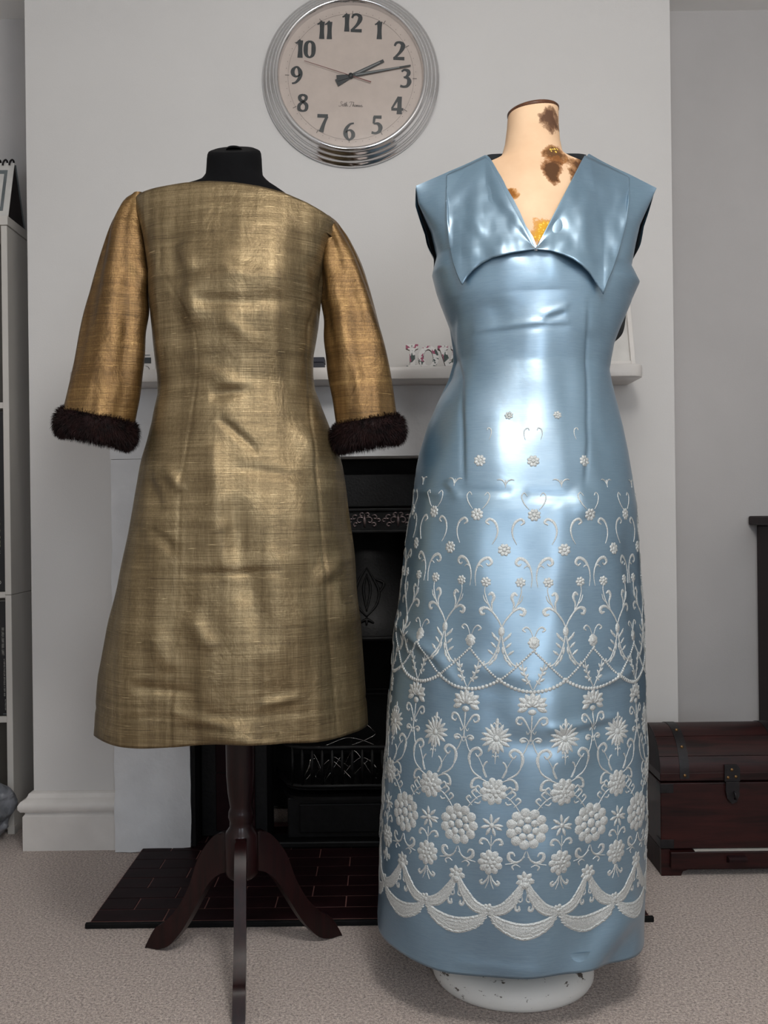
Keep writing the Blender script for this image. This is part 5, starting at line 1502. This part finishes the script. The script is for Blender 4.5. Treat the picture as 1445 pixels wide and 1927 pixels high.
def column_A(k):
    th = TH0 + k * PER
    E = lambda: Emb(th)
    if abs(k) <= 1: E().flower(0, 868, 11).build('embroidered_flower')
    E().both([(-9, 960), (-18, 948), (-22, 935), (-17, 928), (-12, 934)], 3).build('embroidered_leaf_pair')
    E().flower(0, 970, 12).build('embroidered_flower')
    e = E(); e.both([(6, 1106), (4, 1088), (7, 1070), (16, 1056), (27, 1052), (33, 1060), (28, 1066), (23, 1062)], [1.5, 2.5, 4, 6.5, 7, 6, 4, 3])
    e.both([(7, 1070), (13, 1066), (18, 1070)], 3).build('embroidered_scroll_pair')
    # bead drop
    e = E(); e.both([(2, 1198), (7, 1186), (14, 1181), (20, 1186), (15, 1190)], [1.6, 2.6, 4, 4, 3]); e.build('embroidered_tendril_pair')
    e = E(); e.flower(0, 1210, 11, 7, 0.5); e.petal(0, 1210, 9, 11, h=0.003); e.build('embroidered_bud')
    # sprigs above the carnation
    e = E()
    e.both([(1, 1298), (8, 1284), (15, 1270), (19, 1256), (20, 1247)], [2, 3.5, 3.5, 3, 1.2])
    for (x, v, a) in ((12, 1272, -2.2), (19, 1268, -0.7), (9, 1284, -2.3), (16, 1280, -0.5), (23, 1258, -0.9), (15, 1260, -2.1)):
        for s in (-1, 1): e.petal(s * x, v, 5.5, 2.6, a if s > 0 else math.pi - a, 0.0018, 8, True)
    e.build('embroidered_sprig_pair')
    # carnation
    e = E()
    for i, a in enumerate(np.linspace(math.radians(-205), math.radians(25), 9)):
        r = 15 if i % 2 else 17
        e.petal(r * math.cos(a) * 1.1, 1328 + r * math.sin(a) * 0.95, 10, 5.2, a, 0.0026, 10, True)
    for a in np.linspace(math.radians(-160), math.radians(-20), 5):
        e.petal(8 * math.cos(a), 1330 + 8 * math.sin(a), 7, 3.4, a, 0.0036, 8)
    e.petal(0, 1340, 7, 5, h=0.003); e.build('embroidered_carnation')
    # stem with paired scrolls and leaves
    e = E(); e.stroke([(0, 1346), (0, 1372), (0, 1396)], [4, 3, 4])
    e.both([(1, 1378), (8, 1364), (16, 1352), (25, 1351), (27, 1360), (20, 1364), (17, 1359)], [2, 3.5, 5, 6, 5, 4, 2.5])
    e.both([(1, 1374), (6, 1382), (9, 1376)], 3); e.both([(1, 1402), (7, 1392), (14, 1390), (19, 1394), (15, 1399)], [2, 3, 4.5, 4.5, 3])
    e.build('embroidered_stem')
    # big S scrolls running to the flowers of the neighbouring columns
    for s in (-1, 1):
        e = E()
        e.stroke([(s * 2, 1392), (s * 9, 1412), (s * 15, 1424), (s * 16, 1444), (s * 24, 1458), (s * 40, 1468)], [2.5, 3, 2, 2.5, 4, 3.5])
        e.stroke([(s * 16, 1444), (s * 13, 1430), (s * 18, 1417), (s * 30, 1412), (s * 37, 1420), (s * 30, 1428), (s * 25, 1422)], [5, 6.5, 6, 6.5, 6, 4, 3])
        e.stroke([(s * 30, 1426), (s * 40, 1444), (s * 50, 1466)], [1.5, 2, 3])
        e.stroke([(s * 48, 1466), (s * 42, 1452), (s * 45, 1440), (s * 50, 1436)], [2, 3, 4, 4])
        e.stroke([(s * 50, 1474), (s * 34, 1468), (s * 24, 1474), (s * 22, 1486), (s * 29, 1486)], [2.5, 4, 6, 6.5, 4])
        e.petal(s * 14, 1396, 6, 3, 0, 0.002, 8, True)
        e.build('embroidered_scroll')
    # rosette and the leafy links up to the flowers
    E().rosette(0, 1560, 39).build('embroidered_rosette')
    for s in (-1, 1):
        e = E()
        e.stroke([(s * 14, 1530), (s * 24, 1516), (s * 36, 1504), (s * 46, 1500)], [2, 3, 3, 2])
        for (x, v) in ((18, 1512), (28, 1500), (34, 1492)):
            e.stroke([(s * (x + 8), v + 8), (s * (x + 1), v + 2), (s * (x - 4), v - 4), (s * (x + 1), v - 9), (s * (x + 5), v - 5)], [1.5, 3, 4.5, 4.5, 3])
        e.stroke([(s * 30, 1514), (s * 38, 1516), (s * 42, 1511)], [2, 4, 3])
        e.build('embroidered_leaf_link')
    # scrolls below the rosette
    e = E(); e.both([(1, 1602), (8, 1618), (20, 1624), (31, 1618), (32, 1608), (25, 1606), (21, 1612)], [2, 3.5, 6, 8, 7, 5, 3])
    e.both([(2, 1612), (14, 1622), (26, 1626), (38, 1628)], [1.5, 2.5, 2.5, 2])
    e.both([(10, 1632), (18, 1628), (25, 1632), (22, 1638)], [2, 3, 4, 3])
    e.build('embroidered_scroll_pair')
    # knot flower with hanging ribbons
    e = E(); e.star(0, 1657, 17, 8, 0.2, core=0.36, wid=0.28); e.petal(0, 1666, 8, 7, h=0.004); e.build('embroidered_knot')
    e = E(); e.both([(3, 1670), (10, 1686), (16, 1700), (15, 1712), (9, 1712), (10, 1704)], [1.5, 2.5, 4.5, 6.5, 6, 4])
    e.both([(2, 1672), (5, 1684), (4, 1694), (9, 1697), (11, 1690)], [1.5, 2.5, 3.5, 4, 3]); e.build('embroidered_ribbon_pair')

def feather(e, top, bot, n=26):
    """band between two curves filled with overlapping stitched leaves"""
    T_, B_ = catmull(top, 8), catmull(bot, 8)
    m = min(len(T_), len(B_))
    rows_ = []
    for r in (0.0, 0.25, 0.5, 0.75, 1.0):
        rows_.append([e.map(T_[i][0] + (B_[i][0] - T_[i][0]) * r, T_[i][1] + (B_[i][1] - T_[i][1]) * r, 0.0004 if r in (0.0, 1.0) else 0.0016) for i in range(m)])
    e.b.loft(rows_, False)
    for i in range(1, m - 1, 1):
        wv = B_[i] - T_[i]; L_ = np.linalg.norm(wv)
        if L_ < 4: continue
        t = T_[i + 1] - T_[i - 1]; ang = math.atan2(t[1], t[0])
        cnt = max(1, int(L_ / 6))
        for q in range(cnt):
            f = (q + 0.5) / cnt
            c = T_[i] + wv * f
            e.petal(c[0], c[1], 7, 2.5, ang + 0.25 * (1 if (q + i) % 2 else -1), 0.0030, 8, True)

def swags(k):
    th = TH0 + k * PER
    HP = PER / 2
    z = zfc(1700); hw = HP * 0.5 * (nA_(z) + nB(z)) * KPX(z)
    for s in (-1, 1):
        e = Emb(th)
        feather(e, [(s * 8, 1660), (s * 0.28 * hw, 1676), (s * 0.62 * hw, 1700), (s * hw, 1712)], [(s * 1, 1669), (s * 0.18 * hw, 1698), (s * 0.52 * hw, 1722), (s * 0.99 * hw, 1727)])
        e.build('embroidered_drape')
    e = Emb(th)
    feather(e, [(-hw, 1716), (-0.6 * hw, 1730), (0, 1737), (0.6 * hw, 1730), (hw, 1716)], [(-hw, 1722), (-0.72 * hw, 1751), (0, 1769), (0.72 * hw, 1751), (hw, 1722)])
    e.build('embroidered_swag')
    # bead garlands: strand down, scallop, strand up
    z = zfc(1285); pw = PER * 0.5 * (nA_(z) + nB(z)) * KPX(z)
    pts = catmull([(-pw, 1222), (-0.72 * pw, 1258), (-0.5 * pw, 1282), (-0.25 * pw, 1297), (0, 1302), (0.25 * pw, 1297), (0.5 * pw, 1282), (0.72 * pw, 1258), (pw, 1222)], 40)
    e = Emb(th); acc = 0.0; last = pts[0]
    for p in pts[1:]:
        acc += np.linalg.norm(p - last); last = p
        r = 3.6 if abs(p[0]) < 0.55 * pw else 2.4
        if acc > r * 1.9:
            acc = 0.0; e.petal(p[0], p[1], r, r, 0, 0.0030, 7)
    e.build('bead_garland')

def column_B(k):
    th = TH0 + (k + 0.5) * PER
    E = lambda: Emb(th)
    if k in (-1, 0):
        E().flower(0, 782, 7.5, 7).build('embroidered_flower')
        e = E(); e.both([(31, 828), (28, 818), (29, 809), (34, 806), (36, 810)], [1.0, 1.8, 2.6, 2.6, 1.8]); e.build('embroidered_leaf_pair')
    e = E(); e.both([(0, 914), (4, 906), (10, 903), (15, 904)], [1.5, 3, 3, 1.5]); e.stroke([(0, 904), (0, 918)], [2.4, 1.2]); e.build('embroidered_bud')
    e = E(); e.both([(22, 1026), (15, 1012), (13, 998), (18, 984), (28, 978), (34, 984), (28, 989)], [1.5, 3, 4, 5.5, 5.5, 5, 3]); e.build('embroidered_scroll_pair')
    E().flower(0, 1036, 12).build('embroidered_flower')
    # branching plant
    for s in (-1, 1):
        Emb(th).flower(s * 31, 1097, 9.5, 7, 0.4).build('embroidered_flower')
    e = E()
    e.both([(0, 1182), (8, 1166), (20, 1150), (28, 1134), (33, 1116), (32, 1104)], [3.5, 3.5, 3.5, 3, 2.5, 2])
    e.both([(8, 1168), (18, 1154), (30, 1146), (40, 1150), (38, 1158), (31, 1157)], [2.5, 3.5, 6, 8, 7, 4])
    e.both([(18, 1152), (20, 1138), (16, 1126), (20, 1118), (26, 1122)], [2, 4, 6.5, 7, 4])
    e.both([(24, 1142), (33, 1132), (36, 1122)], [2, 3, 1.5])
    e.petal(0, 1190, 5.5, 9, 0, 0.003); e.build('embroidered_plant')
    e = E()
    e.both([(1, 1196), (4, 1214), (11, 1234), (22, 1250), (31, 1254), (30, 1247)], [3, 4, 4, 3.5, 5, 3])
    for (x, v, a) in ((8, 1204, -0.9), (14, 1216, -0.8), (19, 1230, -0.7), (14, 1198, -1.0), (9, 1240, 1.2), (17, 1250, 0.9), (4, 1226, 1.4)):
        for s in (-1, 1): e.petal(s * x, v, 7.5, 2.4, a if s > 0 else math.pi - a, 0.0018, 8, True)
    e.build('embroidered_leaf_spray')
    # star flower with finial and tassel
    e = E(); e.star(0, 1392, 29, 11, math.radians(150), math.radians(390), core=0.2, wid=0.13)
    for a in np.linspace(math.radians(60), math.radians(120), 4): e.petal(17 * math.cos(a), 1392 + 17 * math.sin(a), 12, 4, a, 0.0026, 8, True)
    e.petal(0, 1362, 3, 8, 0, 0.002); e.both([(1, 1370), (5, 1363), (8, 1367)], 3); e.stroke([(0, 1416), (0, 1440)], [5, 1.5]); e.both([(0, 1428), (5, 1424), (6, 1428)], 2.5)
    e.build('embroidered_star')
    e = E(); e.flower(0, 1492, 26, 9, 0.3); 
    for q in range(6):
        a = q * math.pi / 3; e.petal(9.5 * math.cos(a), 1492 + 9.5 * math.sin(a), 5, 4, a, 0.0036, 8)
    e.build('embroidered_flower')
    e = E(); e.star(0, 1556, 21, 8, math.radians(22), core=0.22, wid=0.15); e.build('embroidered_star')
    e = E(); e.stroke([(0, 1574), (0, 1602)], [3, 2]); e.both([(1, 1594), (8, 1584), (17, 1582), (21, 1590), (15, 1592)], [2, 4, 6, 6, 4]); e.build('embroidered_scroll_pair')
    e = E(); e.flower(0, 1626, 24, 9, 0.3)
    for q in range(6):
        a = q * math.pi / 3; e.petal(8.5 * math.cos(a), 1626 + 8.5 * math.sin(a), 4.5, 3.8, a, 0.0036, 8)
    e.build('embroidered_flower')
    e = E(); e.both([(2, 1650), (6, 1660), (14, 1668), (18, 1664), (13, 1660)], [2, 4, 6, 6, 4]); e.both([(1, 1650), (3, 1664), (8, 1676)], [2, 3, 2]); e.build('embroidered_drop_pair')
    e = E(); e.flower(0, 1716, 12, 7, 0.4); e.build('embroidered_knot')

for k in range(-4, 5):
    if abs(k) <= 3: column_A(k)
    swags(k) if abs(k) <= 3 else None
    if -4 <= k <= 3: column_B(k)
